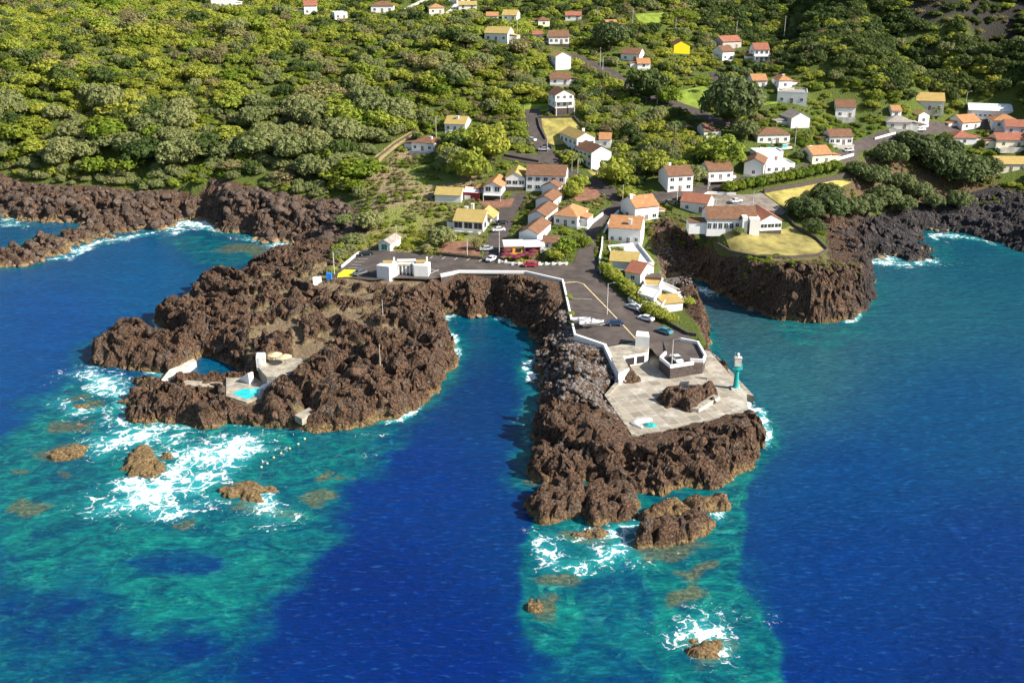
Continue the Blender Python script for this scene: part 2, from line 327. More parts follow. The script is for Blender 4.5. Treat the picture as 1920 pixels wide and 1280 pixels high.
# ------------------------------------------------------------------ coastline (traced at the waterline)
COAST = [(-120,398),(0,405),(20,416),(60,421),(128,421),(134,429),(110,436),(60,448),(30,460),(0,470),(-120,482),(-120,530),(0,505),(60,500),(105,483),(150,467),(215,452),(270,438),(320,428),(345,414),
 (375,412),(400,432),(450,444),(500,456),(545,462),(562,470),(548,484),(520,490),(500,498),(455,512),(432,528),(395,528),(362,545),(352,572),(353,590),(318,578),(287,600),(300,618),(338,636),(345,650),(312,642),(280,628),(240,608),(218,614),
 (212,632),(172,638),(162,660),(168,682),(200,690),(290,697),(322,704),(300,712),(240,712),(255,735),(225,752),(240,768),(228,790),(300,796),(345,800),(380,806),(430,795),(470,797),(520,802),(560,808),(600,815),(690,800),(750,785),(782,768),(812,745),(832,715),(850,688),(857,650),(845,625),
 (820,602),(840,592),(880,598),(915,594),(950,600),(985,622),(1005,650),(990,690),(1003,740),(988,800),(1000,830),(980,870),(985,905),(1040,912),(1100,905),(1150,925),(1195,925),(1240,932),(1290,918),(1340,915),(1400,880),(1437,842),(1440,805),(1425,768),(1403,775),(1400,752),
 (1336,672),(1330,625),(1312,590),(1298,565),(1290,545),(1268,538),(1290,532),(1340,548),(1400,575),(1450,598),(1530,606),(1600,600),(1642,563),(1635,530),(1595,500),(1602,488),(1660,485),(1700,493),(1780,490),(1772,470),(1750,440),(1790,440),(1850,455),(1900,475),(2060,520)]
cw = [at_z(a, b, 0) for a, b in COAST]
LAND = cw + [(700, 300), (900, 1500), (-900, 1500), (-700, 400)]
# inland limit of bare lava
INL = [(-160,318),(0,322),(60,342),(130,348),(200,348),(260,358),(330,348),(370,345),(400,332),(480,350),(560,365),(640,372),(690,402),(690,440),(645,452),(625,480),(640,495),(612,512),(615,524),(700,523),(740,515),(800,520),(830,516),(900,512),(985,513),(1052,530),
 (1076,632),(1135,652),(1158,705),(1137,745),(1190,818),(1400,768),(1398,735),(1335,665),(1310,612),(1262,560),(1238,500),(1210,440),(1245,408),(1300,430),(1350,475),(1430,492),(1555,490),(1545,440),(1500,405),(1600,398),(1700,388),(1790,362),(1860,347),(2060,372)]
inl = ontos(INL) + [(700, 420), (900, 1500), (-900, 1500), (-700, 420)]
SANDS = [ontos(q) for q in ([(590,588),(640,580),(690,605),(728,628),(660,612),(605,606)], [(548,618),(566,616),(572,655),(590,672),(560,690),(548,660)], [(478,680),(520,668),(560,672),(572,690),(530,706),(485,700)],
   [(420,712),(480,712),(500,725),(492,745),(462,752),(428,742)], [(545,760),(585,768),(575,778),(550,772)], [(650,640),(700,655),(705,665),(650,650)], [(600,625),(640,640),(650,650),(610,640)])]
POOL = [at_z(a, b, 0) for a, b in [(338,702),(352,688),(378,672),(402,678),(432,690),(452,702),(456,712),(400,714),(345,712)]]
CAPS = [([at_z(a, b, z) for a, b in q], z) for q, z in (([(424,708),(480,708),(498,722),(490,746),(462,754),(424,742)], 2.3), ([(432,748),(490,748),(486,775),(440,775)], 2.2), ([(484,688),(520,668),(566,672),(574,688),(540,706),(500,706)], 5.2),
    ([(302,712),(318,692),(335,686),(362,672),(368,676),(345,694),(330,706),(310,716)], 1.6), ([(345,712),(420,717),(448,712),(480,716),(500,724),(470,730),(430,728),(345,722)], 1.6), ([(352,728),(430,730),(430,745),(350,740)], 2.6), ([(489,726),(523,704),(530,712),(500,732)], 3.2), ([(552,778),(580,764),(590,772),(566,786)], 3.0), ([(610,520),(588,516),(592,548),(606,550)], 8.6), ([(745,524),(700,528),(700,545),(800,545),(800,524)], 9.0))]
def axis(segs):
    r = [segs[0][0]]
    for a, b, s0, s1 in segs:
        x = a
        while x < b - 1e-6:
            x += s0 + (s1 - s0) * (x - a) / (b - a); r.append(min(x, b))
    return np.array(sorted(set(r)))
ax = axis([(-420, -250, 4, 2), (-250, -130, 1.1, .7), (-130, -95, .6, .42), (-95, 110, .40, .40), (110, 240, .55, 1.1), (240, 440, 2, 6)])
ay = axis([(150, 178, .6, .42), (178, 300, .40, .42), (300, 400, .55, .9), (400, 620, 1.6, 3.2), (620, 760, 4, 8)])
XX, YY = np.meshgrid(ax, ay)
def lava_relief(x, y):
    wx = x + 3.5 * (fbm(x / 9, y / 9, 51) - .5); wy = y + 3.5 * (fbm(x / 9, y / 9, 61) - .5)
    a = R(-42); u = wx * math.cos(a) + wy * math.sin(a); v = -wx * math.sin(a) + wy * math.cos(a)
    big = np.maximum(pile(u / 19, v / 5.2, 1, 1.7, 2.4), -.9); mid = pile(u / 8.5, v / 2.5, 11, 1.9, 2.6); sm = pile(u / 1.9, v / 1.1, 21, 1.7, 2.2)
    r1 = 1 - np.abs(2 * fbm(u / 24, v / 4.0, 31, 5) - 1); r2 = 1 - np.abs(2 * fbm(x / 3.4, y / 3.4, 35, 3) - 1)
    crack = sstep(.90, .99, 1 - np.abs(2 * fbm(wx / 17, wy / 9, 41, 4) - 1)) + .6 * sstep(.93, .99, 1 - np.abs(2 * fbm(wx / 6, wy / 6, 45, 3) - 1))
    return 2.2 * (big + .15) + 1.7 * (mid + .15) + .55 * (sm + .1) + 3.2 * (r1 - .72) + 1.1 * (r2 - .7) - 2.2 * crack
def terrain_h(x, y, full=False):
    base = G(x, y)
    nd = (fbm(x / 8, y / 8, 5, 4) - .5) * 7 + (fbm(x / 2, y / 2, 8, 3) - .5) * 1.0
    px, py = to_px(x, y, 0)
    d = sdist(x, y, LAND) + nd * .55
    wc = np.where((px > 1640) | (px < 620) & (y > 320), 12.0, 3.2)             # gentle beaches against steep lava fronts
    wc = np.where((px > 985) & (px < 1075) & (py < 790), 9, wc); wc = np.where((px > 1225) & (px < 1330) & (py < 560), 14, wc)
    wc = np.where((px > 800) & (px < 1060) & (py < 640) & (py > 480), 8.0, wc); wc = wc * (.7 + .9 * vn(x / 6, y / 6, 15))
    prof = sstep(-1.5, wc, d) ** .8
    di = sdist(x, y, inl); lava = sstep(1.0, -1.6, di + nd * .35 * (np.abs(px - 1200) > 210))
    sand = np.zeros_like(x)
    for s in SANDS: sand = np.maximum(sand, sstep(-.6, .8, sdist(x, y, s)))
    head = (px > 470) & (px < 830) & (py > 545) & (py < 720) & (d > 8)
    sand = np.maximum(sand, .95 * head * sstep(.535, .60, fbm(x / 9 + 3.3, y / 6, 505, 4)))
    amp = lava * (1 - .93 * sand) * np.where((px > 1640), .75, 1.0) * sstep(0, 4, -di + 1.5)
    rel0 = lava_relief(x, y); fill = head * sstep(-.45, -.95, rel0); rel0 = np.where(head, np.maximum(rel0, -.95), rel0); sand = np.maximum(sand, fill)
    rel = rel0 * amp * (.35 + .65 * sstep(-1, 3, d))
    rel = np.minimum(rel, .3 + np.maximum(0, -di - 1.0) * .3)
    h = -3.2 + (np.maximum(base, 1.0) + 3.2) * prof + rel
    h = np.where(di > 0, base + .25 * (fbm(x / 5, y / 5, 77) - .5), h)
    bl = sstep(-1.5, 1.5, di); h = h * (1 - bl) + bl * base * (1)
    for q, zc in CAPS:
        cdst = sdist(x, y, q); h = np.where(cdst > -4, np.minimum(h, zc - .15 + np.maximum(0, -cdst - .15) * 1.5), h)
    pd = sdist(x, y, POOL); h = np.where(pd > -3, np.minimum(h, -1.5 + 3.5 * sstep(-.2, -3, pd) * 1.6 + .2 * rel), h)
    h = np.where((d < -3), np.minimum(h, -2.5), h)
    if not full: return h
    return h, lava * (1 - sand), px, py, d, sand
H, LAV, PX, PY, DD, SND = terrain_h(XX, YY, True)
# --- flat sheets (roads, lawns, yards) are laid on the smooth ground; the terrain dips a little under them
PATCH = []
def strip(center, width):
    c = [Vector(onto(*p)[:2]) for p in center]; L = []; Rr = []
    for i, p in enumerate(c):
        d = (c[min(i + 1, len(c) - 1)] - c[max(i - 1, 0)]).normalized(); nrm = Vector((-d.y, d.x)) * width / 2
        L.append(tuple(p + nrm)); Rr.append(tuple(p - nrm))
    return L + Rr[::-1]
def patch(name, poly, mt, lift, step=2.0, label=None):
    PATCH.append((name, poly, mt, lift, step)); return poly
M['asphalt'] = simple('worn_asphalt', (.082, .066, .058), .9, .35, .25); M['asphalt2'] = simple('old_asphalt', (.074, .060, .054), .9, .3, .4)
M['lawn_dry'] = simple('dry_lawn', (.33, .28, .075), .95, .5, .22, .2); M['lawn_mixed'] = simple('mown_dry_grass', (.27, .23, .07), .95, .55, .16, .2)
M['lawn_green'] = simple('green_meadow', (.20, .27, .03), .95, .45, .2, .2); M['yard'] = simple('old_concrete_yard', (.21, .18, .15), .9, .4, .4); M['path'] = simple('dry_grass_path', (.36, .28, .12), .95, .35, .5)
M['soil'] = simple('red_soil', (.22, .11, .07), .95, .4, .6, .3); M['paleconc'] = simple('pale_concrete', (.55, .52, .46), .85, .3, .6)
lotA = ontos([(618,520),(640,503),(668,480),(700,470),(800,478),(905,488),(985,499),(1080,496),(1112,498),(1122,516),(1128,524),(1056,531),(985,515),(900,514),(855,514),(826,520),(808,524),(740,522),(700,526)])
pierlot = ontos([(1056,531),(1128,524),(1180,568),(1245,612),(1290,628),(1312,645),(1326,672),(1300,684),(1257,692),(1236,674),(1222,655),(1190,641),(1134,651),(1078,632),(1066,580)])
patch('car_park', lotA, 'asphalt', .10); patch('pier_car_park', pierlot, 'asphalt', .10)
patch('village_street', ontos([(905,489),(945,491),(950,455),(965,405),(990,362),(962,362),(935,395),(922,430),(912,460)]), 'asphalt2', .07)
patch('village_road', ontos([(1072,500),(1126,512),(1112,478),(1120,440),(1145,405),(1178,386),(1160,378),(1128,394),(1098,430),(1086,465)]), 'asphalt2', .07)
patch('village_road', strip([(1165,380),(1205,374),(1260,367),(1330,352),(1420,335),(1500,322),(1560,306),(1590,290),(1600,276),(1640,263),(1700,250),(1760,238),(1840,232),(1960,240)], 6), 'asphalt2', .09)
patch('hill_road', strip([(998,205),(1003,240),(1012,265),(1027,292),(1048,313),(1080,330),(1115,342),(1165,378)], 6), 'asphalt2', .09)
patch('hill_road', strip([(1030,297),(1000,300),(965,294),(950,290)], 7), 'asphalt2', .11)
patch('hill_road', strip([(1040,98),(1080,108),(1140,134),(1210,178),(1250,190),(1300,208),(1335,224),(1400,245)], 6.5), 'asphalt2', .09)
patch('hill_road', strip([(1340,136),(1350,155),(1372,172),(1420,178)], 5), 'asphalt2', .09)
patch('driveway', strip([(755,24),(775,12),(800,0),(830,-8)], 5), 'paleconc', .1, 3); patch('driveway', strip([(832,33),(850,18),(862,3)], 3.5), 'paleconc', .1, 3)
patch('footpath', strip([(690,318),(715,292),(745,268),(785,244)], 4), 'path', .1)
patch('lawn', ontos([(1008,222),(1076,221),(1092,240),(1086,268),(1032,273),(1018,255)]), 'lawn_dry', .08)
patch('lawn', ontos([(982,198),(1034,194),(1034,208),(982,212)]), 'lawn_green', .08)
patch('lawn', ontos([(1322,438),(1470,430),(1482,424),(1552,466),(1544,478),(1500,482),(1400,481),(1368,466)]), 'lawn_mixed', .08)
patch('lawn', ontos([(1432,362),(1560,338),(1598,342),(1540,362),(1490,380),(1478,396)]), 'lawn_dry', .08)
patch('school_yard', ontos([(1322,372),(1350,366),(1410,365),(1428,362),(1476,397),(1466,404),(1420,400),(1332,392)]), 'yard', .08)
patch('lawn', ontos([(1262,172),(1320,162),(1336,172),(1316,206),(1268,190)]), 'lawn_green', .08)
patch('lawn', ontos([(1420,180),(1462,176),(1458,194),(1424,200)]), 'lawn_green', .08); patch('lawn', ontos([(1190,28),(1245,24),(1238,44),(1200,44)]), 'lawn_green', .08)
patch('lawn', ontos([(1100,320),(1142,312),(1150,318),(1112,330)]), 'lawn_dry', .08)
patch('soil_yard', ontos([(895,378),(965,372),(958,388),(915,392)]), 'soil', .08); patch('soil_yard', ontos([(1062,345),(1120,352),(1128,372),(1080,378)]), 'soil', .06)
patch('soil_yard', ontos([(838,452),(900,455),(900,480),(820,472)]), 'soil', .06); patch('alley', ontos([(1010,450),(1024,455),(1052,372),(1044,362)]), 'asphalt2', .07)
for nm, poly, mt, lift, st in PATCH:
    dd = sdist(XX, YY, poly) if True else 0
    H = np.where(dd > -1.0, np.where(dd > 0, np.minimum(H, G(XX, YY) - .12), H), H)
PLZ = [at_z(a, b, 3.5) for a, b in [(1190,818),(1136,742),(1160,708),(1146,660),(1180,645),(1330,657),(1400,738),(1402,768)]]
dpz = sdist(XX, YY, PLZ); H = np.where(dpz > -1.2, np.minimum(H, 2.6), H)
# --- ground colours by use of the land
GC = np.zeros(XX.shape + (3,)); GC[:] = (.12, .16, .03)
def zone(pts, col, feather=3.0):
    global GC
    a = sstep(-feather, feather, sdist(XX, YY, ontos(pts)))[..., None]; GC = GC * (1 - a) + np.array(col) * a
zone([(690,330),(760,270),(850,290),(905,330),(870,355),(810,380),(800,440),(760,460),(700,440),(660,400)], (.44, .33, .20))
zone([(740,300),(830,290),(870,340),(790,350)], (.26, .33, .06)); zone([(700,400),(790,380),(800,440),(740,450)], (.33, .36, .09)); zone([(600,440),(760,430),(780,470),(640,500),(600,500)], (.40, .34, .13))
zone([(800,380),(900,385),(905,480),(780,470)], (.28, .28, .08)); zone([(1230,410),(1290,440),(1260,470),(1225,460)], (.14, .16, .04))
zone([(1600,300),(1780,320),(1860,345),(1800,375),(1640,390),(1590,350)], (.19, .13, .075)); zone([(1760,340),(1900,330),(1960,370),(1780,375)], (.14, .19, .03))
zone([(1370,485),(1560,480),(1620,510),(1540,512),(1400,505)], (.22, .19, .08), 2)
zone([(1050,120),(1400,100),(1480,200),(1900,210),(1960,300),(1300,320),(1100,330)], (.12, .17, .03), 6); zone([(560,0),(1250,0),(1250,60),(900,50),(560,30)], (.13, .18, .03), 5)
zone([(1600,300),(1700,268),(1780,300),(1860,320),(1870,350),(1800,372),(1640,392),(1480,400),(1500,385),(1590,350)], (.19, .125, .08), 3); zone([(1690,10),(1960,-30),(1960,90),(1840,80),(1700,60)], (.04, .036, .036), 3)  # last zone: dark cliff rock, darkened further to paint in its shadow
sa = SND[..., None]; GC = GC * (1 - sa) + np.array((.30, .215, .14)) * sa
# deep folds in the hills, the rock cliff
def groove(pts, width, depth):
    global H
    d = sdist(XX, YY, ontos(pts), False); H = H - depth * np.exp(-(d / width) ** 2)
groove([(1510,-20),(1490,30),(1478,75)], 6, 6); groove([(1645,10),(1672,70),(1720,120)], 8, 7)
rows, cols_ = XX.shape
idx = np.arange(rows * cols_).reshape(rows, cols_)
F = np.stack([idx[:-1, :-1], idx[:-1, 1:], idx[1:, 1:], idx[1:, :-1]], -1).reshape(-1, 4)
Hf = H.ravel(); keep = Hf[F].max(1) > -1.8; F = F[keep]
used = np.unique(F); rm = np.full(rows * cols_, -1); rm[used] = np.arange(len(used))
gyy, gxx = np.gradient(H, ay, ax); steep = sstep(.7, 2.2, np.hypot(gxx, gyy)) * LAV
jx = XX + LAV * .5 * (fbm(XX / 1.3, YY / 1.3, 91, 2) - .5) + steep * 2.6 * (fbm(XX / 2.2 + H * .55, YY / 2.2 - H * .4, 93, 3) - .5)
jy = YY + LAV * .5 * (fbm(XX / 1.3, YY / 1.3, 95, 2) - .5) + steep * 2.6 * (fbm(XX / 2.2 - H * .5, YY / 2.2 + H * .6, 97, 3) - .5)
V = np.stack([jx.ravel(), jy.ravel(), Hf], -1)[used]
BLK = sstep(1560, 1650, PX) * (PY > 340)
o = npmesh('terrain', V, rm[F], M['ground'], True, {'lava': LAV.ravel()[used], 'black': BLK.ravel()[used]}, {'gcol': GC.reshape(-1, 3)[used]})
tag(o, kind='structure')
# flat shading reads as broken rock
lv = LAV.ravel()[used]; fl = lv[rm[F]].min(1) < .5
o.data.polygons.foreach_set('use_smooth', fl)
def clip_grid(poly, step):
    """polygon filled with small faces so that it can follow the ground"""
    bm = bmesh.new(); vs = [bm.verts.new((x, y, 0)) for x, y in poly]
    try: bm.faces.new(vs)
    except ValueError: pass
    xs = [p[0] for p in poly]; ys = [p[1] for p in poly]
    for k in range(int((max(xs) - min(xs)) / step) + 1):
        bmesh.ops.bisect_plane(bm, geom=bm.verts[:] + bm.edges[:] + bm.faces[:], plane_co=(min(xs) + k * step, 0, 0), plane_no=(1, 0, 0))
    for k in range(int((max(ys) - min(ys)) / step) + 1):
        bmesh.ops.bisect_plane(bm, geom=bm.verts[:] + bm.edges[:] + bm.faces[:], plane_co=(0, min(ys) + k * step, 0), plane_no=(0, 1, 0))
    return bm
def sheet(name, poly, m, lift, step=2.0):
    bm = clip_grid(poly, step); co = np.array([v.co[:] for v in bm.verts])
    z = G(co[:, 0], co[:, 1]) + lift
    for v, q in zip(bm.verts, z): v.co.z = q
    bmesh.ops.recalc_face_normals(bm, faces=bm.faces[:])
    for f in bm.faces:
        if f.normal.z < 0: f.normal_flip()
    me = bpy.data.meshes.new(name); bm.to_mesh(me); bm.free(); me.materials.append(m); me.polygons.foreach_set('use_smooth', [True] * len(me.polygons)); ob = bpy.data.objects.new(name, me); COL.link(ob); return ob
for nm, poly, mt, lift, st in PATCH: tag(sheet(nm, poly, M[mt], lift, st), kind='structure')
# ------------------------------------------------------------------ sea
ax2 = axis([(-3500, -400, 400, 20), (-400, -150, 8, 1.2), (-150, 180, .9, .9), (180, 420, 1.2, 8), (420, 3500, 20, 400)])
ay2 = axis([(-3000, 60, 400, 8), (60, 130, 2, .9), (130, 330, .8, .9), (330, 460, 1, 3)])
X2, Y2 = np.meshgrid(ax2, ay2); PX2, PY2 = to_px(X2, Y2, 0)
WC = [((-100,640),(8,85,150)),((100,600),(6,82,152)),((300,520),(0,98,150)),((430,470),(0,82,105)),((60,440),(14,92,128)),((200,700),(0,75,135)),((100,1000),(0,62,128)),((60,1150),(0,42,115)),((700,1100),(2,38,120)),((780,900),(0,52,130)),
 ((930,720),(0,52,112)),((900,640),(0,85,112)),((850,1220),(3,38,124)),((1450,700),(52,116,120)),((1450,600),(58,106,106)),((1700,560),(36,108,120)),((1850,500),(12,95,112)),((1350,570),(60,92,95)),((1800,780),(8,82,128)),((1600,900),(2,70,130)),
 ((1600,1050),(2,58,130)),((1850,1050),(3,54,125)),((1850,1250),(3,42,115)),((1550,1250),(3,50,128)),((20,1260),(2,48,120)),((300,1260),(2,42,120)),((1150,1150),(0,66,122)),((560,640),(0,85,125))]
num = np.zeros(X2.shape + (3,)); den = np.zeros(X2.shape)
for (cx, cy_), c in WC:
    lin = np.array([(q / 255 / 12.92) if q < 11 else ((q / 255 + .055) / 1.055) ** 2.4 for q in c])
    wgt = 1 / (((PX2 - cx) / 1.25) ** 2 + (PY2 - cy_) ** 2 * 1.3 + 3500) ** 1.6
    num += wgt[..., None] * lin; den += wgt
WCOL = num / den[..., None] * .69
cd2 = -sdist(X2, Y2, LAND)
def zpoly(pts, fe):
    wp = [at_z(a, b, 0) for a, b in pts]; return sstep(-fe, fe, sdist(X2, Y2, wp) + (fbm(X2/14, Y2/14, 71) - .5) * min(14, fe * 4))
SHL = np.maximum.reduce([.80 * zpoly([(-60,845),(40,790),(110,720),(170,695),(300,720),(480,780),(600,810),(700,800),(770,785),(700,860),(640,945),(605,1015),(560,1090),(500,1170),(440,1235),(380,1200),(270,1170),(130,1140),(20,1080),(-60,1040)], 8),
   .5 * zpoly([(-60,1230),(80,1210),(300,1250),(420,1300),(-60,1300)], 4), .75 * sstep(5.5, 0, cd2) * (PX2 > 520) * (PY2 > 600), .45 * sstep(9, 0, cd2),
   .55 * zpoly([(430,440),(560,470),(520,500),(400,500),(330,460),(300,440)], 5),
   .95 * zpoly([(962,905),(1000,905),(1010,935),(985,1000),(960,1075),(975,1170),(1010,1225),(1085,1250),(1112,1190),(1090,1110),(1100,1060),(1180,1050),(1225,1085),(1225,1180),(1238,1300),(1478,1300),(1455,1210),(1415,1130),(1390,1080),(1392,980),(1400,890),(1445,845),(1430,830),(1200,930),(1000,900)], 1.6),
   .5 * zpoly([(1400,560),(1650,560),(1650,620),(1560,660),(1450,620)], 4)])
SHL *= 1 - .55 * zpoly([(230,1050),(330,1040),(420,1060),(380,1080),(260,1075)], 2)
REEF = np.zeros(X2.shape)
SHL = np.maximum(SHL, .46 * zpoly([(-80,950),(60,960),(250,1120),(440,1230),(330,1320),(-80,1320)], 16)); shp = .55 * zpoly([(980,1040),(1420,1040),(1440,1300),(1000,1300)], 9); SHL = np.maximum(SHL, shp)
PX0, PY0 = PX2, PY2; sc_ = FPX / np.maximum(Y2, 60)
PX2 = PX2 + sc_ * 9 * (fbm(X2/7, Y2/7, 81) - .5); PY2 = PY2 + sc_ * 4.5 * (fbm(X2/7, Y2/7, 86) - .5)
for a, b, rx, ry in [(50,945,50,16),(120,890,30,12),(25,885,25,10),(330,985,40,14),(160,755,30,14),(130,795,40,10),(280,800,30,8),(1035,1088,48,26),(1290,1105,70,28),(1300,1068,50,12),(1100,1010,60,18),(1240,1030,80,20),(1325,1215,60,50),(1010,1140,28,28),(590,935,30,18),(490,960,70,16),(1000,905,30,10),(1050,915,40,10),(1350,925,40,14),(460,470,60,12),(100,850,50,12),(690,1000,0.1,.1),(620,900,30,10)]:
    REEF = np.maximum(REEF, np.exp(-(((PX2 - a) / max(rx, 1)) ** 2 + ((PY2 - b) / max(ry, 1)) ** 2)))
FOAM = np.zeros(X2.shape)
for a, b, rx, ry, k, s in [(200,725,60,20,20,.95),(160,770,60,14,10,.7),(250,822,100,20,-8,1.0),(340,880,60,30,-30,1.0),(270,925,90,22,-12,1.25),(420,850,70,34,-20,1.1),(450,825,50,14,10,1.1),(150,700,50,12,-10,.55),(360,850,80,20,0,.9),(300,950,110,26,0,.75),(500,950,45,30,20,.85),
     (380,905,60,16,-20,1.0),(40,880,40,20,0,.0),(200,840,60,14,0,.75),(230,800,50,12,0,.9),(480,790,120,8,3,.55),(680,808,30,8,0,.4),(375,418,42,9,5,1.05),(330,430,30,5,-10,.7),(160,463,45,7,-22,.9),(105,480,25,6,-20,.8),(235,448,45,6,-12,.8),(540,462,30,10,5,1.1),(475,448,30,5,10,.7),(20,420,30,7,0,.7),
     (1030,1035,45,30,40,.72),(1090,1055,40,22,10,.72),(1150,1000,60,22,-10,.9),(1160,1040,50,20,5,.85),(1120,990,50,14,0,.7),(1350,955,28,16,0,.9),(1350,890,25,9,-20,.85),(1325,1195,50,38,0,1.0),(1330,1225,40,14,10,.9),(1320,1150,60,12,20,.35),(1250,960,60,5,-5,.8),
     (840,598,30,6,0,.75),(1320,548,30,6,5,.8),(1340,555,40,10,10,.45),(1660,490,50,6,-5,1.0),(1740,488,20,5,0,.8),(1700,492,60,8,0,.5),(1880,395,25,5,10,.9),(1905,415,25,10,10,.6),(1780,445,25,6,0,.8),(1840,452,40,4,12,.7),(1780,440,12,8,0,.8),(560,1000,20,10,0,.0),(680,850,40,10,-10,.3),(1010,800,30,50,0,.3),(360,640,16,5,0,.9),(1430,1140,14,40,-25,.3),(1200,1060,30,12,0,.5)]:
    th = math.radians(k); ex = (PX2 - a) * math.cos(th) + (PY2 - b) * math.sin(th); ey = -(PX2 - a) * math.sin(th) + (PY2 - b) * math.cos(th)
    FOAM = np.maximum(FOAM, .74 * s * np.exp(-((ex / rx) ** 2 + (ey / ry) ** 2) ** .85 * .75))
PX2, PY2 = PX0, PY0
shore_f = sstep(2.4, .2, np.abs(cd2 + (fbm(X2 / 5, Y2 / 5, 3) - .5) * 3)) * sstep(.45, .7, vn(X2 / 12, Y2 / 12, 4)) * .62
FOAM = np.maximum(FOAM, shore_f)
FOAM *= sdist(X2, Y2, POOL) < 0
fb = ((PY2 > 300) & (Y2 > 50)); FOAM *= fb; REEF *= fb; SHL *= fb
r2, c2 = X2.shape; i2 = np.arange(r2 * c2).reshape(r2, c2)
F2 = np.stack([i2[:-1, :-1], i2[:-1, 1:], i2[1:, 1:], i2[1:, :-1]], -1).reshape(-1, 4)
Z2 = np.zeros(X2.size)
o = npmesh('sea_water', np.stack([X2.ravel(), Y2.ravel(), Z2], -1), F2, M['sea'], True, {'shallow': SHL.ravel(), 'reef': REEF.ravel(), 'foam': FOAM.ravel()}, {'wcol': WCOL.reshape(-1, 3)})
tag(o, kind='structure')
del X2, Y2
#@@PART2
# ------------------------------------------------------------------ ground height lookup on the finished terrain
def hz(x, y):
    x = np.asarray(x, float); y = np.asarray(y, float)
    i = np.clip(np.searchsorted(ax, x) - 1, 0, len(ax) - 2); j = np.clip(np.searchsorted(ay, y) - 1, 0, len(ay) - 2)
    fx = np.clip((x - ax[i]) / (ax[i+1] - ax[i]), 0, 1); fy = np.clip((y - ay[j]) / (ay[j+1] - ay[j]), 0, 1)
    return (H[j, i]*(1-fx) + H[j, i+1]*fx)*(1-fy) + (H[j+1, i]*(1-fx) + H[j+1, i+1]*fx)*fy
# ------------------------------------------------------------------ quay, plaza, walls
def px_poly(pts, z): return [at_z(a, b, z) for a, b in pts]
def mat_plaza():
    m, n, b = mat('plaza_slabs'); t = NT(n); p = t.pos()
    mp = t.node('ShaderNodeMapping'); mp.vector_type = 'POINT'; mp.inputs['Rotation'].default_value = (0, 0, PZROT); t.lk(p, mp.inputs[0])
    br = t.node('ShaderNodeTexBrick'); br.offset = 0; br.squash = 1; t.lk(mp.outputs[0], br.inputs['Vector'])
    br.inputs['Scale'].default_value = 1; br.inputs['Brick Width'].default_value = 2.75; br.inputs['Row Height'].default_value = 2.75; br.inputs['Mortar Size'].default_value = .07; br.inputs['Mortar Smooth'].default_value = .2
    br.inputs['Color1'].default_value = (.21, .185, .145, 1); br.inputs['Color2'].default_value = (.34, .305, .245, 1); br.inputs['Mortar'].default_value = (.42, .39, .33, 1); br.inputs['Bias'].default_value = -.1
    n1 = t.noise(p, .22, 5, .7); n2 = t.noise(p, 1.6, 5, .7)
    c = t.mix(t.ramp(n1, .48, .72, 0, .85), br.outputs[0], (.52, .50, .45)); c = t.mix(t.ramp(t.noise(p, .5, 5, .7), .52, .7, 0, .5), c, (.22, .18, .13)); c = t.mix(t.ramp(n2, .5, .8, 0, .45), c, (.20, .165, .12))
    t.lk(c, b.inputs['Base Color']); b.inputs['Roughness'].default_value = .9; b.inputs['Specular IOR Level'].default_value = .2; t.bump(n2, .3, .05, b); return m
a0 = at_z(1195, 790, 3.5); a1 = at_z(1320, 770, 3.5); PZROT = -math.atan2(a1[1] - a0[1], a1[0] - a0[0])
M['plaza'] = mat_plaza(); M['quay'] = simple('quay_concrete', (.30, .27, .22), .9, .5, .8, .3)
mb = MB(); mb.prism(PLZ, -1.5, 3.5)
o = mb.build('quay_plaza', M['plaza']); tag(o, kind='structure')
mb = MB(); mb.prism(px_poly([(1336,662),(1398,738),(1414,742),(1345,668)], 1.6), -1.5, 1.6); tag(mb.build('quay_step', M['quay']), kind='structure')
def wall_path(name, pts3, th, h0, h1, m, cap=None):
    """wall following points; h0 below and h1 above each point"""
    mb = MB(); n = len(pts3); L = []; Q = []
    for i in range(n):
        p = Vector(pts3[i]); a = Vector(pts3[max(i-1, 0)]); b = Vector(pts3[min(i+1, n-1)]); d = (b - a).to_2d().normalized(); nr = Vector((-d.y, d.x, 0)) * th / 2
        L.append(p + nr); Q.append(p - nr)
    for i in range(n - 1):
        a, b, c, d = L[i], Q[i], Q[i+1], L[i+1]; dn = Vector((0,0,-h0)); up = Vector((0,0,h1))
        mb.add([a+dn, b+dn, c+dn, d+dn, a+up, b+up, c+up, d+up], [(0,1,2,3),(7,6,5,4),(1,0,4,5),(2,1,5,6),(3,2,6,7),(0,3,7,4)][:])
    ob = mb.build(name, m); bm = bmesh.new(); bm.from_mesh(ob.data); bmesh.ops.recalc_face_normals(bm, faces=bm.faces[:]); bm.to_mesh(ob.data); bm.free(); return ob
def gp(px, py, dz=0): v = onto(px, py); return Vector((v.x, v.y, v.z + dz))
def dense(pts, k=4):
    r = []
    for a, b in zip(pts, pts[1:]):
        for i in range(k): r.append((a[0] + (b[0]-a[0])*i/k, a[1] + (b[1]-a[1])*i/k))
    return r + [pts[-1]]
def ground_wall(name, pts, th, h, m, label, cat='wall', k=4, h0=.8, group=None):
    return tag(wall_path(name, [gp(*p) for p in dense(pts, k)], th, h0, h, m), label, cat, group)
ground_wall('sea_wall', [(826,519),(860,512),(985,513),(1055,529),(1062,560),(1078,632)], .5, .85, M['white'], 'long white parapet wall curving above the cliff from the car park to the pier', 'parapet', 4, .1)
ground_wall('stone_wall', [(826,519.5),(860,512.5),(985,513.5),(1055,529.5),(1062,560.5),(1078,632.5)], .66, -.12, M['stone'], 'dark stone retaining wall under the long white parapet', 'wall', 4, 4.5)
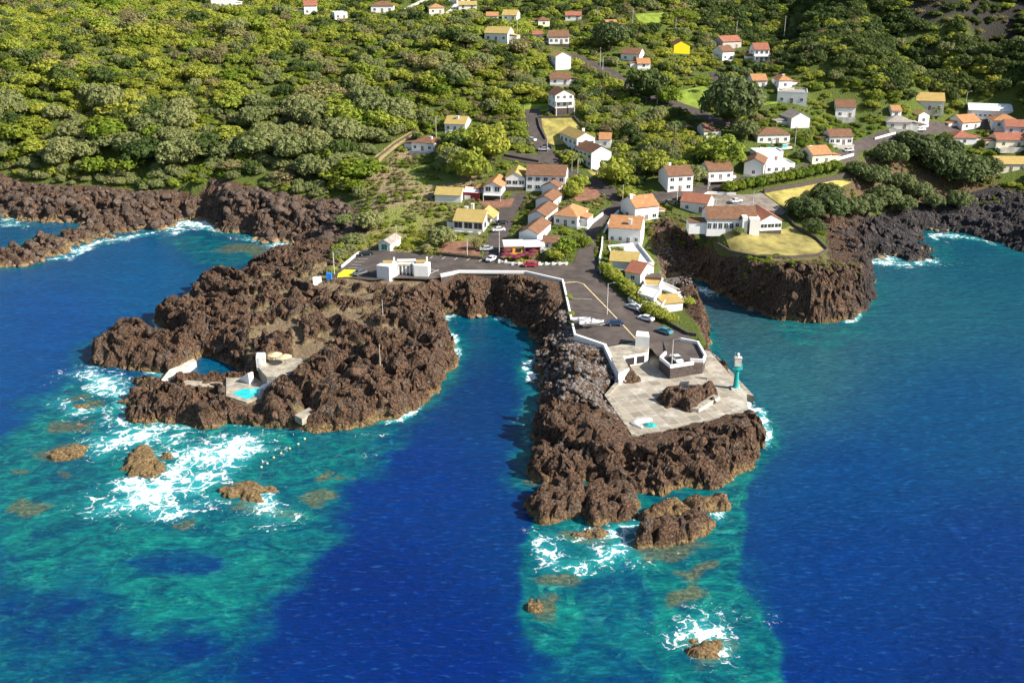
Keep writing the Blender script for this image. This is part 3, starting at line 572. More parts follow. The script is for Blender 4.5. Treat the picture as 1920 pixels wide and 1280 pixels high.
tag(wall_path('parapet', [(*at_z(1078,631,6.6),6.6),(*at_z(1134,650,6.2),6.2),(*at_z(1160,706,5.0),5.0),(*at_z(1163,716,4.2),4.2)], .8, 2.2, .7, M['white']), 'white parapet stepping down beside the boulders to the quay', 'parapet')
tag(wall_path('retaining_wall', [(*at_z(1163,714,3.5),3.5),(*at_z(1137,744,3.5),3.5),(*at_z(1188,818,3.5),3.5)], .9, 4.5, .55, M['quay']), 'low grey concrete edge wall between the quay and the boulders', 'edge wall')
tag(wall_path('retaining_wall', [(*at_z(1190,818,3.5),3.5),(*at_z(1300,797,3.5),3.5),(*at_z(1400,767,3.5),3.5)], .6, 4.5, .12, M['quay']), 'concrete lip along the seaward front of the quay', 'edge wall')
# terrace with the parked white car
TZ = 6.0; ter = px_poly([(1236,674),(1250,662),(1243,640),(1276,639),(1308,645),(1323,672),(1318,682),(1300,684),(1257,692)], TZ)
t_ = empty('parking_terrace', (*at_z(1280,664,TZ), 3.5)); c0 = Vector(t_.location)
loc = [(x - c0.x, y - c0.y) for x, y in ter]
mb = MB(); mb.prism(loc, -.5, 2.5 - .02); mb.build('base', M['stone'], t_)
mb = MB(); mb.prism([(x*.995, y*.995) for x, y in loc], 2.48, 2.53); mb.build('deck', M['asphalt'], t_)
def tw(pts, th, h0, h1, nm='parapet'):
    ob = wall_path(nm, [(x - c0.x, y - c0.y, TZ - c0.z) for x, y in px_poly(pts, TZ)], th, h0, h1, M['white']); ob.parent = t_; return ob
tw([(1248,664),(1238,674),(1257,690),(1300,683)], .5, .3, .8); tw([(1276,639),(1308,645),(1322,670),(1318,679),(1294,678)], .5, .3, .8)
tag(t_, 'dark stone parking terrace with white parapets above the quay', 'terrace')
# boat store under the pier car park
def block(name, label, cat, foot, z0, z1, wallm, roofm, par=.0, doors=(), group=None, parts=()):
    cx = sum(p[0] for p in foot)/len(foot); cyy = sum(p[1] for p in foot)/len(foot); e = empty(name, (cx, cyy, z0)); f = [(x-cx, y-cy0) for (x, y), cy0 in zip(foot, [cyy]*len(foot))]
    MB().prism(f, -1.2, z1-z0).build('wall', wallm, e)
    ff = [(x*.985, y*.985) for x, y in f]
    MB().prism(ff, z1-z0+.003, z1-z0+.06).build('roof', roofm, e)
    if par:
        ob = wall_path('parapet', [(x, y, z1-z0) for x, y in [(q[0]*.98, q[1]*.98) for q in f+[f[0]]]], .35, .1, par, wallm); ob.parent = e
    for (i, u0, u1, h0, h1, mt, nm) in doors:
        (xa, ya), (xb, yb) = f[i], f[(i+1) % len(f)]; dx, dy = xb-xa, yb-ya; L = math.hypot(dx, dy); nx, ny = dy/L, -dx/L
        if nx*(xa+xb)+ny*(ya+yb) < 0: nx, ny = -nx, -ny
        a = (xa+dx*u0, ya+dy*u0); b = (xa+dx*u1, ya+dy*u1); q = []
        for (x, y), o_ in ((a, -.05), (b, -.05), (b, .05), (a, .05)): q.append((x+nx*o_, y+ny*o_))
        MB().prism(q, h0, h1).build(nm, mt, e)
    return tag(e, label, cat, group)
block('boat_store', 'low white boat store with two openings below the pier car park', 'building', px_poly([(1134,651),(1190,641),(1217,648),(1216,660),(1168,668),(1180,690),(1160,700)], 6.3), 3.5, 6.3, M['white'], M['conc'], .0,
      [(3,.15,.45,.3,2.1,M['dark'],'opening'),(3,.55,.9,.3,2.1,M['dark'],'opening')])  # dark panels on a solid wall, inner shade put in as colour
block('kiosk', 'small white windowless kiosk at the end of the pier car park', 'kiosk', px_poly([(1191,648),(1217,650),(1215,640),(1193,638)], 6.4), 6.3, 8.9, M['white'], M['white'], 0, [(1,.3,.6,.1,1.9,M['grey'],'door')])
# ------------------------------------------------------------------ houses
PANE_CACHE = {}
def win_mesh(w_, h_, doorlike=False, col='glass'):
    k = (round(w_, 1), round(h_, 1), col)
    if k not in PANE_CACHE:
        mb = MB(); mb.box(-w_/2-.12, w_/2+.12, -.05, .03, -.12, h_+.12, 0); mb.box(-w_/2, w_/2, -.08, -.052, 0, h_, 1); mb.box(-.04, .04, -.10, -.082, 0, h_, 0)
        o_ = mb.build('window', [M['frame'], M[col]]); PANE_CACHE[k] = o_.data; bpy.data.objects.remove(o_)
    return PANE_CACHE[k]
def house(name, px, py, wpx, dep, h, rot, label, roof='gable', ridge='x', rm='tb', wm='white', fl=1, nw=3, sw=2, chim=(), cat='house', base=0, rh=None, door=True, glass='glass', group=None, win_w=1.0, win_h=1.1, oh=.35, balcony=False, sink=1.5):
    p = gp(px, py); t = (Vector((0, p.y, p.z - CAMZ))).length; dpt = p.y*CT - (p.z-CAMZ)*ST; wd = wpx * dpt / FPX
    e = empty(name, p, R(rot)); W2 = wd/2; rh = rh or (.26 * (dep if ridge == 'x' else wd)) * (1 if roof != 'hip' else .9)
    mb = MB()
    z0 = -sink
    if roof == 'gable' and ridge == 'x':
        for x0, x1 in ((-W2, W2),):
            v = [(x0,0,z0),(x1,0,z0),(x1,dep,z0),(x0,dep,z0),(x0,0,h),(x1,0,h),(x1,dep,h),(x0,dep,h),(x0,dep/2,h+rh),(x1,dep/2,h+rh)]
            mb.add(v, [(0,1,5,4),(2,3,7,6),(1,2,6,9,5),(3,0,4,8,7),(0,3,2,1)])
    elif roof == 'gable':
        v = [(-W2,0,z0),(W2,0,z0),(W2,dep,z0),(-W2,dep,z0),(-W2,0,h),(W2,0,h),(W2,dep,h),(-W2,dep,h),(0,0,h+rh),(0,dep,h+rh)]
        mb.add(v, [(0,1,5,8,4),(2,3,7,9,6),(1,2,6,5),(3,0,4,7),(0,3,2,1)])
    else: mb.box(-W2, W2, 0, dep, z0, h)
    mb.build('wall', M[wm], e)
    if base:
        MB().box(-W2-.04, W2+.04, -.05, dep+.04, z0, base).build('base', M['stone'], e)
    r = MB(); th = .16
    def slab(a, b, c, d):
        n_ = (Vector(b)-Vector(a)).cross(Vector(d)-Vector(a)).normalized() * th
        if n_.z < 0: n_ = -n_
        lo_ = [Vector(q) + n_*.05 for q in (a, b, c, d)]; hi = [q + n_ for q in lo_]
        r.add(lo_ + hi, [(3,2,1,0),(4,5,6,7),(0,1,5,4),(1,2,6,5),(2,3,7,6),(3,0,4,7)])
    if roof == 'gable' and ridge == 'x':
        s = rh/(dep/2); e_ = oh*s
        slab((-W2-oh*.6,-oh,h-e_),(W2+oh*.6,-oh,h-e_),(W2+oh*.6,dep/2,h+rh),(-W2-oh*.6,dep/2,h+rh)); slab((W2+oh*.6,dep+oh,h-e_),(-W2-oh*.6,dep+oh,h-e_),(-W2-oh*.6,dep/2,h+rh),(W2+oh*.6,dep/2,h+rh))
    elif roof == 'gable':
        s = rh/W2; e_ = oh*s
        slab((-W2-oh,dep+oh*.6,h-e_),(-W2-oh,-oh*.6,h-e_),(0,-oh*.6,h+rh),(0,dep+oh*.6,h+rh)); slab((W2+oh,-oh*.6,h-e_),(W2+oh,dep+oh*.6,h-e_),(0,dep+oh*.6,h+rh),(0,-oh*.6,h+rh))
    elif roof == 'hip':
        x0, x1, y0, y1 = -W2-oh, W2+oh, -oh, dep+oh; k = min(x1-x0, y1-y0)/2
        a = (x0+k, (y0+y1)/2) if x1-x0 >= y1-y0 else ((x0+x1)/2, y0+k); b = (x1-k, (y0+y1)/2) if x1-x0 >= y1-y0 else ((x0+x1)/2, y1-k); zt = h+rh
        v = [(x0,y0,h),(x1,y0,h),(x1,y1,h),(x0,y1,h),(x0,y0,h+.12),(x1,y0,h+.12),(x1,y1,h+.12),(x0,y1,h+.12),(*a,zt),(*b,zt)]
        f = [(3,2,1,0),(0,1,5,4),(1,2,6,5),(2,3,7,6),(3,0,4,7)]
        f += [(4,5,9,8),(5,6,9),(6,7,8,9),(7,4,8)] if x1-x0 >= y1-y0 else [(4,5,8),(5,6,9,8),(6,7,9),(7,4,8,9)]
        r.add(v, f)
    elif roof == 'shed':
        slab((-W2-oh,-oh,h+.02),(W2+oh,-oh,h+.02),(W2+oh,dep+oh,h+.6),(-W2-oh,dep+oh,h+.6))
    else: r.box(-W2+.18, W2-.18, .18, dep-.18, h+.003, h+.06)
    ro = r.build('roof', M[rm], e)
    if roof == 'flat':
        q = MB()
        for a in ((-W2-.02,W2+.02,-.02,.2),(-W2-.02,W2+.02,dep-.2,dep+.02),(-W2-.02,-W2+.2,.2,dep-.2),(W2-.2,W2+.02,.2,dep-.2)): q.box(a[0],a[1],a[2],a[3],h-.1,h+.45)
        q.build('parapet', M[wm], e)
    for cx, cyy, ch in chim:
        zt = h + (rh*.4 if roof != 'flat' else 0)
        c = MB(); c.box(cx*W2-.45, cx*W2+.45, cyy*dep-.35, cyy*dep+.35, h-.2, zt+ch); c.box(cx*W2-.55, cx*W2+.55, cyy*dep-.45, cyy*dep+.45, zt+ch, zt+ch+.15); c.build('chimney', M['white'], ro)
    def put(d, loc, rz, nm='window'):
        w_ = bpy.data.objects.new(nm, d); COL.link(w_); w_.parent = e; w_.location = loc; w_.rotation_euler = (0, 0, rz)
    wd_m = win_mesh(win_w, win_h, col=glass)
    for f_ in range(fl):
        zb = base + f_*2.7 + 1.0
        if zb + win_h > h: zb = max(.3, h - win_h - .25)
        for k in range(nw):
            x = -W2 + wd*(k+.5)/nw
            if door and f_ == 0 and k == nw//2 and nw > 1: put(win_mesh(1.0, 2.0, col='wood'), (x, 0, base+.05), 0, 'door')
            else: put(wd_m, (x, 0, zb), 0)
        for k in range(sw):
            y = dep*(k+.5)/sw
            put(wd_m, (-W2, y, zb), -math.pi/2); put(wd_m, (W2, y, zb), math.pi/2)
    if balcony:
        z = base + 2.75*(fl-1)
        b_ = MB(); b_.box(-W2, W2, -1.6, -.01, z-.15, z); b_.build('balcony', M['white'], e)
        q = MB(); q.box(-W2, W2, -1.6, -1.5, z+.85, z+.95)
        for k in range(9): x = -W2+.05+(wd-.1)*k/8; q.box(x-.04, x+.04, -1.58, -1.52, z, z+.85)
        for sx in (-W2+.1, W2-.1): q.box(sx-.1, sx+.1, -1.6, -1.4, -sink, z-.15)
        q.build('railing', M['frame'], e)
    tag(e, label, cat, group); e['_w'] = wd; return e
HS = [
 # name, px, py, wpx, depth, wall height, rot, label, options
 ('house',878,434,58,10,3.3,-14,'white house with bright yellow tiled roof and three wide dark windows by the village street',dict(rm='tl',nw=3,sw=2,win_w=2.6,win_h=1.9,door=False,chim=((-.55,.75,1.6),(-.25,.95,2.2)))),
 ('garage',721,471,23,8,2.4,-18,'tiny white garage with a grey roof and a green door beside the car park',dict(rm='tg',ridge='y',nw=1,sw=0,glass='green',win_w=1.8,win_h=1.7,door=False,cat='garage')),
 ('house',990,459,36,14,3.6,-19,'lowest unit of the stepped row, blank white gable behind the cafe pavilion',dict(ridge='y',nw=0,sw=1,group='stepped row of white units')),
 ('house',1006,425,34,14,3.6,-19,'second unit up the stepped row, above the blank gable end',dict(ridge='y',nw=0,sw=1,group='stepped row of white units')),
 ('house',1020,396,33,14,3.6,-19,'third unit up the stepped row of brown roofed white units',dict(ridge='y',nw=0,sw=1,group='stepped row of white units')),
 ('house',1031,370,32,9,3.6,-19,'topmost unit of the stepped row, against the long brown roofed building',dict(ridge='y',nw=0,sw=1,group='stepped row of white units')),
 ('guest_house',1023,359,74,10,5.6,-8,'long two storey white building with brown roof and two rows of square windows',dict(fl=2,nw=5,sw=2,win_w=1.3,door=False,cat='building')),
 ('house',966,358,36,12,4.6,-6,'white gabled wing with yellow roof and a row of dark red windows',dict(ridge='y',rm='tl',nw=3,sw=1,win_w=1.6,win_h=1.2,door=False,base=1.4)),
 ('house',924,374,34,12,4.4,-10,'white gabled wing with orange roof, big glazed front and terrace over a dark base',dict(ridge='y',rm='to',nw=2,sw=1,win_w=1.6,win_h=1.6,door=False,base=1.8,balcony=True)),
 ('shed',840,379,50,7,2.5,-10,'long low white shed with a lichen yellow roof beside the scrub slope',dict(rm='tl',nw=0,sw=0,cat='shed')),
 ('house',1060,424,46,11,3.2,-22,'square white bungalow with an orange hipped roof right of the stepped row',dict(roof='hip',rm='to',nw=3,sw=3)),
 ('shed',1031,470,28,5,2.6,-8,'small white outbuilding with a faded brown roof among bushes by the cafe',dict(rm='tb',nw=2,sw=1,cat='shed')),
 ('house',792,284,44,9,3.2,-18,'white cottage with brown hipped roof at the wood edge above the dry slope',dict(roof='hip',rm='tb',nw=3,sw=2,chim=((.5,.4,1.0),))),
 ('house',853,247,40,9,3.0,-14,'white cottage with a pale yellow roof and white chimney in front of dense trees',dict(rm='tl',nw=3,sw=2,chim=((.1,.3,1.6),))),
 ('apartment_house',1098,289,38,14,6.0,24,'two storey white apartment block with a yellow roof below the dry field',dict(ridge='y',rm='ty',fl=2,nw=3,sw=4,win_w=1.3,cat='house',door=False,chim=((.45,.4,1.6),))),
 ('apartment_house',1127,315,42,13,5.8,24,'two storey white apartment block with a brown roof and blank gable beside the palm',dict(ridge='y',rm='tb',fl=2,nw=0,sw=4,win_w=1.3,door=False,cat='house')),
 ('house',1134,277,22,7,3.2,-8,'small white annex with an orange yellow roof behind the apartment blocks',dict(rm='to',nw=1,sw=1,door=False)),
 ('house',1058,215,36,10,7.6,14,'tall three storey white house with brown roof and dark stone ground floor above the field',dict(ridge='y',rm='tb',fl=2,nw=3,sw=2,base=2.6,balcony=True,door=False)),
 ('house',1050,160,38,8,2.6,-6,'low white house with a brown roof half hidden among trees below the tall white one',dict(rm='tb',nw=2,sw=1)),
 ('house',1056,131,30,9,5.6,16,'narrow white two storey house with a small yellow roof beside the hill road',dict(ridge='y',rm='ty',fl=2,nw=0,sw=2,door=False)),
 ('house',1048,88,38,9,4.4,4,'white house with brown roof in two tiers and a row of front windows',dict(rm='tb',fl=1,nw=4,sw=1,base=1.2)),
 ('shed',1008,76,18,5,2.6,0,'small white shed with a red roof left of the two tiered house',dict(rm='tr',nw=1,sw=0,cat='shed',door=False)),
 ('house',930,78,46,9,3.6,-18,'white house with a pale yellow roof and side wing up on the hillside',dict(rm='tl',nw=3,sw=1)),
 ('house',717,24,42,9,3.2,3,'white house with a brown hipped roof on the skyline left of the pale driveway',dict(roof='hip',rm='tb',nw=3,sw=2)),
 ('house',583,28,24,8,4.4,10,'small white house with reddish roof standing alone high in the left forest',dict(rm='tr',nw=2,sw=1)),
 ('house',640,37,24,8,3,20,'low white flat roofed house left of the brown hipped roof',dict(roof='flat',rm='tw',nw=2,sw=1)),
 ('house',418,15,42,8,3.8,5,'white flat roofed house highest up in the forest on the left',dict(roof='flat',rm='tw',nw=3,sw=1)),
 ('house',819,27,28,8,3,10,'small cream house with orange hipped roof between the two pale driveways',dict(roof='hip',rm='to',wm='cream',nw=2,sw=1)),
 ('house',868,8,24,8,3.4,0,'white house cut by the top edge above the second driveway',dict(rm='tb',nw=2,sw=1)),
 ('shed',877,19,34,6,2.4,2,'long pale yellow roofed shed next to the second driveway',dict(rm='tl',nw=2,sw=0,cat='shed')),
 ('shed',923,40,22,6,2.4,0,'small shed with a bright orange roof in the hill gardens',dict(rm='to',nw=1,sw=0,cat='shed',door=False)),
 ('house',955,40,28,8,2.8,-12,'small house with a dusty yellow roof right of the orange shed',dict(rm='ty',nw=2,sw=1)),
 ('house',1020,50,22,7,2.8,10,'tiny cream house with brown hipped roof among dark trees high up',dict(roof='hip',rm='tb',wm='cream',nw=1,sw=1,door=False)),
 ('shed',1075,39,30,6,2.4,0,'long low barn with a dull red roof below the dark trees at the top',dict(rm='tr',wm='pale',nw=2,sw=0,cat='barn')),
 ('house',1147,57,22,7,2.6,8,'orange roofed cottage almost buried in trees on the hillside',dict(rm='to',nw=0,sw=0,wm='pale')),
 ('house',1181,115,36,8,3.2,-22,'white house with pale brown roof right of the big grey green tree',dict(rm='tb',nw=2,sw=1,ridge='x')),
 ('house',1207,130,24,7,2.4,0,'low house with a terracotta orange roof just above the round trees',dict(rm='to',nw=1,sw=0,door=False)),
 ('house',1278,101,30,9,3.8,2,'bright yellow painted house with a brown roof',dict(ridge='y',rm='tb',wm='yellow',nw=0,sw=1)),
 ('house',1372,92,42,8,3.4,24,'long house with a dark red roof at the foot of the dark hill',dict(rm='tr',nw=2,sw=1,wm='grey')),
 ('house',1365,114,26,8,4,24,'white two storey house with a brown roof left of the red roofed balcony house',dict(rm='tb',nw=2,sw=1)),
 ('house',1427,117,28,9,5.4,2,'white house with a vivid red roof and a glazed balcony on the green slope',dict(rm='tr',fl=2,nw=3,sw=1,balcony=True)),
 ('house',1424,165,28,8,3,4,'small white house with an orange roof above the round lawn',dict(rm='to',nw=2,sw=1)),
 ('house',1472,166,26,8,3.2,8,'white house with an orange pyramid roof and little chimney',dict(roof='hip',rm='to',nw=1,sw=1,chim=((0,.4,1.2),))),
 ('villa',1484,194,54,11,4.2,-14,'large white villa with a pale grey flat roof and ramp on the green slope',dict(roof='flat',rm='tg',nw=3,sw=1,cat='house')),
 ('house',1500,240,38,9,3.8,14,'white house with a big blank gable and grey roof behind the pool villa',dict(ridge='y',rm='tg',nw=0,sw=0)),
 ('house',1584,221,36,9,4.2,-8,'white house with brown roof and a lime yellow awning corner on the right slope',dict(rm='tb',nw=2,sw=1)),
 ('house',1330,260,22,8,3,10,'small pale house in the shade right of the giant dark tree',dict(rm='tb',nw=1,sw=0,wm='pale',door=False)),
 ('house',1450,269,62,9,3.2,6,'wide low house with a brown hipped roof and veranda above the swimming pool',dict(roof='hip',rm='tb',nw=4,sw=1)),
 ('house',1576,272,44,8,3.2,3,'low white house with a brown roof and long veranda by the road bend',dict(rm='tb',nw=4,sw=1,win_w=1.3)),
 ('house',1275,359,50,9,5.6,14,'two storey white house with a brown roof standing alone left of the hedge',dict(rm='tb',fl=2,nw=3,sw=0,win_w=1.3,chim=((-.3,.8,1.8),))),
 ('house',1350,345,48,9,4.8,10,'white house with brown roof, porch and green garage door left of the hedge',dict(rm='tb',fl=1,nw=3,sw=2,base=1.4,balcony=True)),
 ('house',1412,331,36,12,4.6,-18,'white house with steep brown roof and tall blank gable joined to the flat white villa',dict(ridge='y',rm='tb',nw=1,sw=1,door=False)),
 ('villa',1462,325,58,9,3.0,10,'flat roofed white modern villa with courtyard behind the hedge',dict(roof='flat',rm='tw',nw=4,sw=1,cat='house')),
 ('villa',1442,304,52,7,3.4,6,'white curved back wing of the modern villa above its courtyard',dict(roof='flat',rm='tw',nw=2,sw=1,cat='house')),
 ('house',1540,307,40,9,3.4,16,'small cream and white house with an orange roof at the right end of the hedge',dict(rm='to',wm='cream',nw=2,sw=1,chim=((-.6,.5,1.4),))),
 ('house',1300,398,52,8,3.4,-26,'low white building with orange brown roof beside the school yard entrance',dict(rm='tr',nw=2,sw=1,sink=2)),
 ('school',1371,434,92,10,4.0,-1,'long white school building with brown roof and a band of tall windows on the lawn',dict(rm='tb',nw=9,sw=1,win_w=1.0,win_h=1.6,door=False,cat='school')),
 ('school_hall',1444,438,42,12,4.2,10,'white gabled hall with orange roof at the right end of the long school',dict(ridge='y',rm='tr',nw=3,sw=1,win_w=2.0,win_h=1.1,base=1.0,door=False,cat='hall')),
 ('house',1212,414,50,10,4.8,22,'white house with an orange yellow roof perched at the head of the rocky cove',dict(rm='to',fl=1,nw=3,sw=1,base=0,win_w=1.3,balcony=True,chim=((-.9,.4,2.4),(-.3,.7,1.2)),sink=3)),
 ('house',1170,457,60,10,5.0,-14,'white house with a wide orange roof above the white walled courtyard',dict(rm='to',fl=1,nw=4,sw=2,win_w=.9,chim=((.3,.15,1.4),),sink=3)),
 ('house',1169,507,52,7,2.8,-10,'low building with a faded yellow green roof below the white courtyard',dict(rm='tl',nw=0,sw=0)),
 ('house',1186,530,32,8,3.0,-34,'small pale blue house with a red brown roof beside the hedge of trees',dict(rm='tr',nw=1,sw=1,door=False)),
 ('shed',1262,584,38,5,2.4,16,'little seaside shed with a yellow roof at the tip of the white cascade',dict(rm='ty',nw=0,sw=0,cat='shed',roof='shed')),
 ('house',1742,208,50,10,4,-14,'white and grey house with a broad orange yellow roof below the dark cliff',dict(rm='ty',wm='pale',nw=3,sw=1)),
 ('warehouse',1855,223,76,8,3.4,-12,'long white warehouse with a white sheet roof and strip of small windows',dict(rm='tw',nw=9,sw=1,win_w=.9,win_h=.7,door=False,cat='warehouse')),
 ('house',1731,232,22,8,3.6,10,'narrow white house with a yellow roof in front of the palm garden',dict(rm='ty',nw=1,sw=1,ridge='y',door=False)),
 ('house',1684,243,44,9,2.8,-8,'low house with a grey hipped roof left of the yellow roofed pair',dict(roof='hip',rm='tg',wm='pale',nw=2,sw=1)),
 ('house',1680,221,18,6,2.8,0,'tiny house with a pink orange roof and patio behind the grey roof',dict(rm='to',nw=1,sw=0,door=False)),
 ('house',1820,243,42,9,3,20,'white house with two pinkish orange gables below the long warehouse',dict(rm='to',nw=2,sw=1)),
 ('house',1884,241,46,9,3,-10,'house with a wide orange hipped roof right of the pink gabled one',dict(roof='hip',rm='to',nw=2,sw=1)),
 ('house',1808,272,44,9,2.8,0,'house with a flat looking orange red hipped roof behind the round park trees',dict(roof='hip',rm='tr',nw=1,sw=1)),
 ('house',1895,322,58,8,3,-2,'long cream house with a yellow orange roof at the right edge by the coast',dict(rm='ty',wm='cream',nw=3,sw=1)),
 ('house',1895,277,56,8,3,-2,'low house with a dark red roof among hedges at the right edge',dict(rm='tr',wm='cream',nw=2,sw=1)),
 ('house',1905,252,40,8,3,-8,'white house with a low red roof squeezed at the right edge',dict(rm='tr',nw=2,sw=1)),
]
HOUSES = []
for n_, px, py, wp, dp, hh, ro, lb, op in HS:
    HOUSES.append((house(n_, px, py, wp, dp, hh, ro, lb, **op), dp))
# yellow cross wing roofs and other extras of single houses
e = HOUSES[0][0]; r = MB(); W_ = 3.6; r.add([(.2,4.8,3.5),(.2,12,3.5),(7.2,4.8,3.5),(7.2,12,3.5),(3.7,4.8,5.9),(3.7,12,5.9)], [(0,4,5,1),(2,3,5,4),(1,5,3),(0,2,4)]); r.build('roof', M['tl'], e)
MB().box(.5, 6.9, 9.8, 11.8, -1, 3.55).build('wall', M['white'], e)
e = [h for h in HOUSES if h[0].name.startswith('school') and 'hall' not in h[0].name][0][0]
MB().box(e['_w']/2-4.6, e['_w']/2-3.0, -1.4, 2.0, -1, 4.9).build('chimney', M['white'], e); MB().box(e['_w']/2-2.4, e['_w']/2+.6, -1.9, 2.0, -1, 4.5).build('chimney', M['white'], e)
MB().box(-e['_w']/2-5.4, -e['_w']/2-.02, .6, 6, -1, 2.6).build('annex', M['white'], e); MB().box(-e['_w']/2-5.6, -e['_w']/2-.02, .4, 6.2, 2.62, 2.8).build('roof', M['tb'], e)
# lean-to annexes and paved fronts
for i, (e, dp) in enumerate(HOUSES):
    if e['category'] != 'house' or e.get('group') or 'orange wing' in e['label']: continue
    W_ = e['_w']/2; sd_ = 1 if (i//2) % 2 else -1; rmat = [c for c in e.children if c.name.startswith('roof')][0].data.materials[0]; wmt = [c for c in e.children if c.name.startswith('wall')][0].data.materials[0]
    if i % 2 == 0 and e.location.y > 300:
        aw = 2.6+(i % 5)*.5; d0 = dp*(.15+.1*(i % 3)); d1 = d0+dp*.5; x0, x1 = (W_+.03, W_+aw) if sd_ > 0 else (-W_-aw, -W_-.03)
        MB().box(x0, x1, d0, d1, -1.5, 2.3).build('annex', wmt, e); q = MB(); a, b = (x0, x1+.25) if sd_ > 0 else (x0-.25, x1); hi, lw = (2.95, 2.35) if sd_ > 0 else (2.35, 2.95)
        q.add([(a,d0-.2,hi),(b,d0-.2,lw),(b,d1+.2,lw),(a,d1+.2,hi),(a,d0-.2,hi+.15),(b,d0-.2,lw+.15),(b,d1+.2,lw+.15),(a,d1+.2,hi+.15)], [(0,3,2,1),(4,5,6,7),(0,1,5,4),(1,2,6,5),(2,3,7,6),(3,0,4,7)]); q.build('annex_roof', rmat, e)
    if i % 3 == 0 and e.location.y > 300:
        MB().box(-W_*.9, W_*.9, -3.2, -.08, -1.5, .12).box(-W_*.9, W_*.9, -3.4, -3.22, -1.5, .75).build('patio', M['paleconc'], e)
# gate pavilion / public bar on the car park
def pavilion():
    p = gp(757, 520); e = empty('beach_pavilion', p, R(3)); k = (p.y*CT - (p.z-CAMZ)*ST) / FPX; q = lambda v: v * k
    a = MB()
    a.prism([(q(-50),q(2)),(q(-26),q(-8)),(q(-12),q(10)),(q(-14),q(26)),(q(-38),q(24))], -1, 3.6); a.build('wall', M['white'], e)
    a = MB(); a.prism([(q(16),q(16)),(q(20),q(2)),(q(46),q(-2)),(q(50),q(22)),(q(22),q(30))], -1, 3.4); a.build('wall', M['white'], e)
    a = MB(); a.box(q(-14), q(22), q(22), q(26), -1, 3.0); a.box(q(-14), q(22), q(40), q(43), -1, 3.4)
    a.build('wall', M['white'], e)
    a = MB(); a.box(q(-13), q(20), q(14), q(40), 2.7, 2.9); a.build('roof', M['conc'], e)
    for i in range(5): MB().box(q(-11+i*7), q(-11+i*7)+.35, q(14), q(14)+.35, -1, 2.69).build('column', M['white'], e)
    for x in (-30, 32):
        r = MB(); r.box(q(x-9), q(x+9), q(12), q(26), 3.62, 3.9); r.build('roof_light', M['tl'], e)
        c = MB(); c.box(q(x+10), q(x+13), q(26), q(30), 3.3, 4.6); c.build('chimney', M['white'], e)
    tag(e, 'white walled pavilion with two wings and a colonnade at the car park edge', 'pavilion')
pavilion()
# cafe pavilion with red parasols
def cafe():
    p = gp(980, 478); e = empty('cafe', p, R(4)); k = (p.y*CT - (p.z-CAMZ)*ST) / FPX; q = lambda v: v * k
    MB().box(q(-34), q(0), 0, 5, -1, 2.7).build('wall', M['orange_wall'], e); MB().box(q(-36), q(2), -.3, 5.3, 2.7, 3.3).build('roof', M['white'], e)
    MB().box(q(2.2), q(40), 1.5, 5.5, -1, 2.5).build('wall', M['white'], e); MB().box(q(2.2), q(42), -.6, 5.8, 2.52, 2.9).build('canopy', M['white'], e)
    for x in (-24, -8): MB().box(q(x-5), q(x+5), -.08, 0-.02, .9, 2.1).build('window', M['glass'], e)
    MB().box(q(6), q(34), 1.38, 1.46, .2, 2.2).build('window', M['red'], e)
    tag(e, 'cafe pavilion with orange walls and a white flat roof facing the junction', 'cafe')
cafe()
par = None
def parasol(px, py, m, label, group, h=2.4, r=1.5, dz=0, name='parasol'):
    p = gp(px, py, dz); e = empty(name, p, random.random()); MB().tube((0,0,-.2),(0,0,h),.05,.04,6).build('pole', M['metal'], e)
    c = MB(); n = 8; vs = [(r*math.cos(2*math.pi*k/n), r*math.sin(2*math.pi*k/n), h-.55) for k in range(n)] + [(0,0,h)] + [(r*math.cos(2*math.pi*k/n)*.98, r*math.sin(2*math.pi*k/n)*.98, h-.62) for k in range(n)]
    c.add(vs, [(k,(k+1)%n,n) for k in range(n)] + [((k+1)%n,k,n+1+k,n+1+(k+1)%n) for k in range(n)]); c.build('canopy', m, e); return tag(e, label, 'parasol', group)
for i, (a, b) in enumerate([(948,487),(958,490),(950,480),(976,489),(986,486),(996,488),(968,492),(1000,481)]):
    parasol(a, b, M['cloth_red'], 'dark red parasol on the cafe terrace behind the low bollard wall', 'red parasols on the cafe terrace')
def terrace_floor():
    tag(sheet('cafe_terrace', ontos([(936,478),(1012,482),(1008,496),(960,496),(940,488)]), M['soil'], .14), kind='structure')
terrace_floor()
block('carport', 'white pergola frame over dark red gates left of the glazed wing', 'pergola', px_poly([(868,372),(899,374),(901,362),(872,360)], 15.5), 14.2, 17.4, M['red'], M['white'], .3, [(0,.1,.45,.2,2.4,M['white'],'door')])
# white courtyard and cascade of white terraces above the pier road
block('courtyard', 'white walled courtyard with bare floor between the orange roofed house and the yellow one', 'courtyard', px_poly([(1140,468),(1196,462),(1226,500),(1200,503),(1150,494)], 9.5), 8.5, 10.0, M['white'], M['tw'], .9)
block('terrace_block', 'upper white terrace of the seaside cascade with straw coloured strip', 'terrace', px_poly([(1196,552),(1206,536),(1240,545),(1226,562)], 10), 6.5, 10.2, M['white'], M['tw'], .35, [(0,.3,.6,.3,2.0,M['glass'],'window')])
block('terrace_block', 'middle white terrace of the seaside cascade with recessed roof panel', 'terrace', px_poly([(1206,566),(1218,552),(1254,556),(1240,576)], 9), 6, 9.0, M['white'], M['paleconc'], .35, [(0,.3,.6,.3,2.0,M['glass'],'window')])
block('terrace_block', 'lowest white terrace of the seaside cascade by the yellow roofed shed', 'terrace', px_poly([(1222,578),(1232,566),(1282,552),(1287,564),(1250,578)], 7.8), 5.5, 7.8, M['white'], M['tw'], .35, [(0,.2,.4,.3,1.9,M['glass'],'window')])
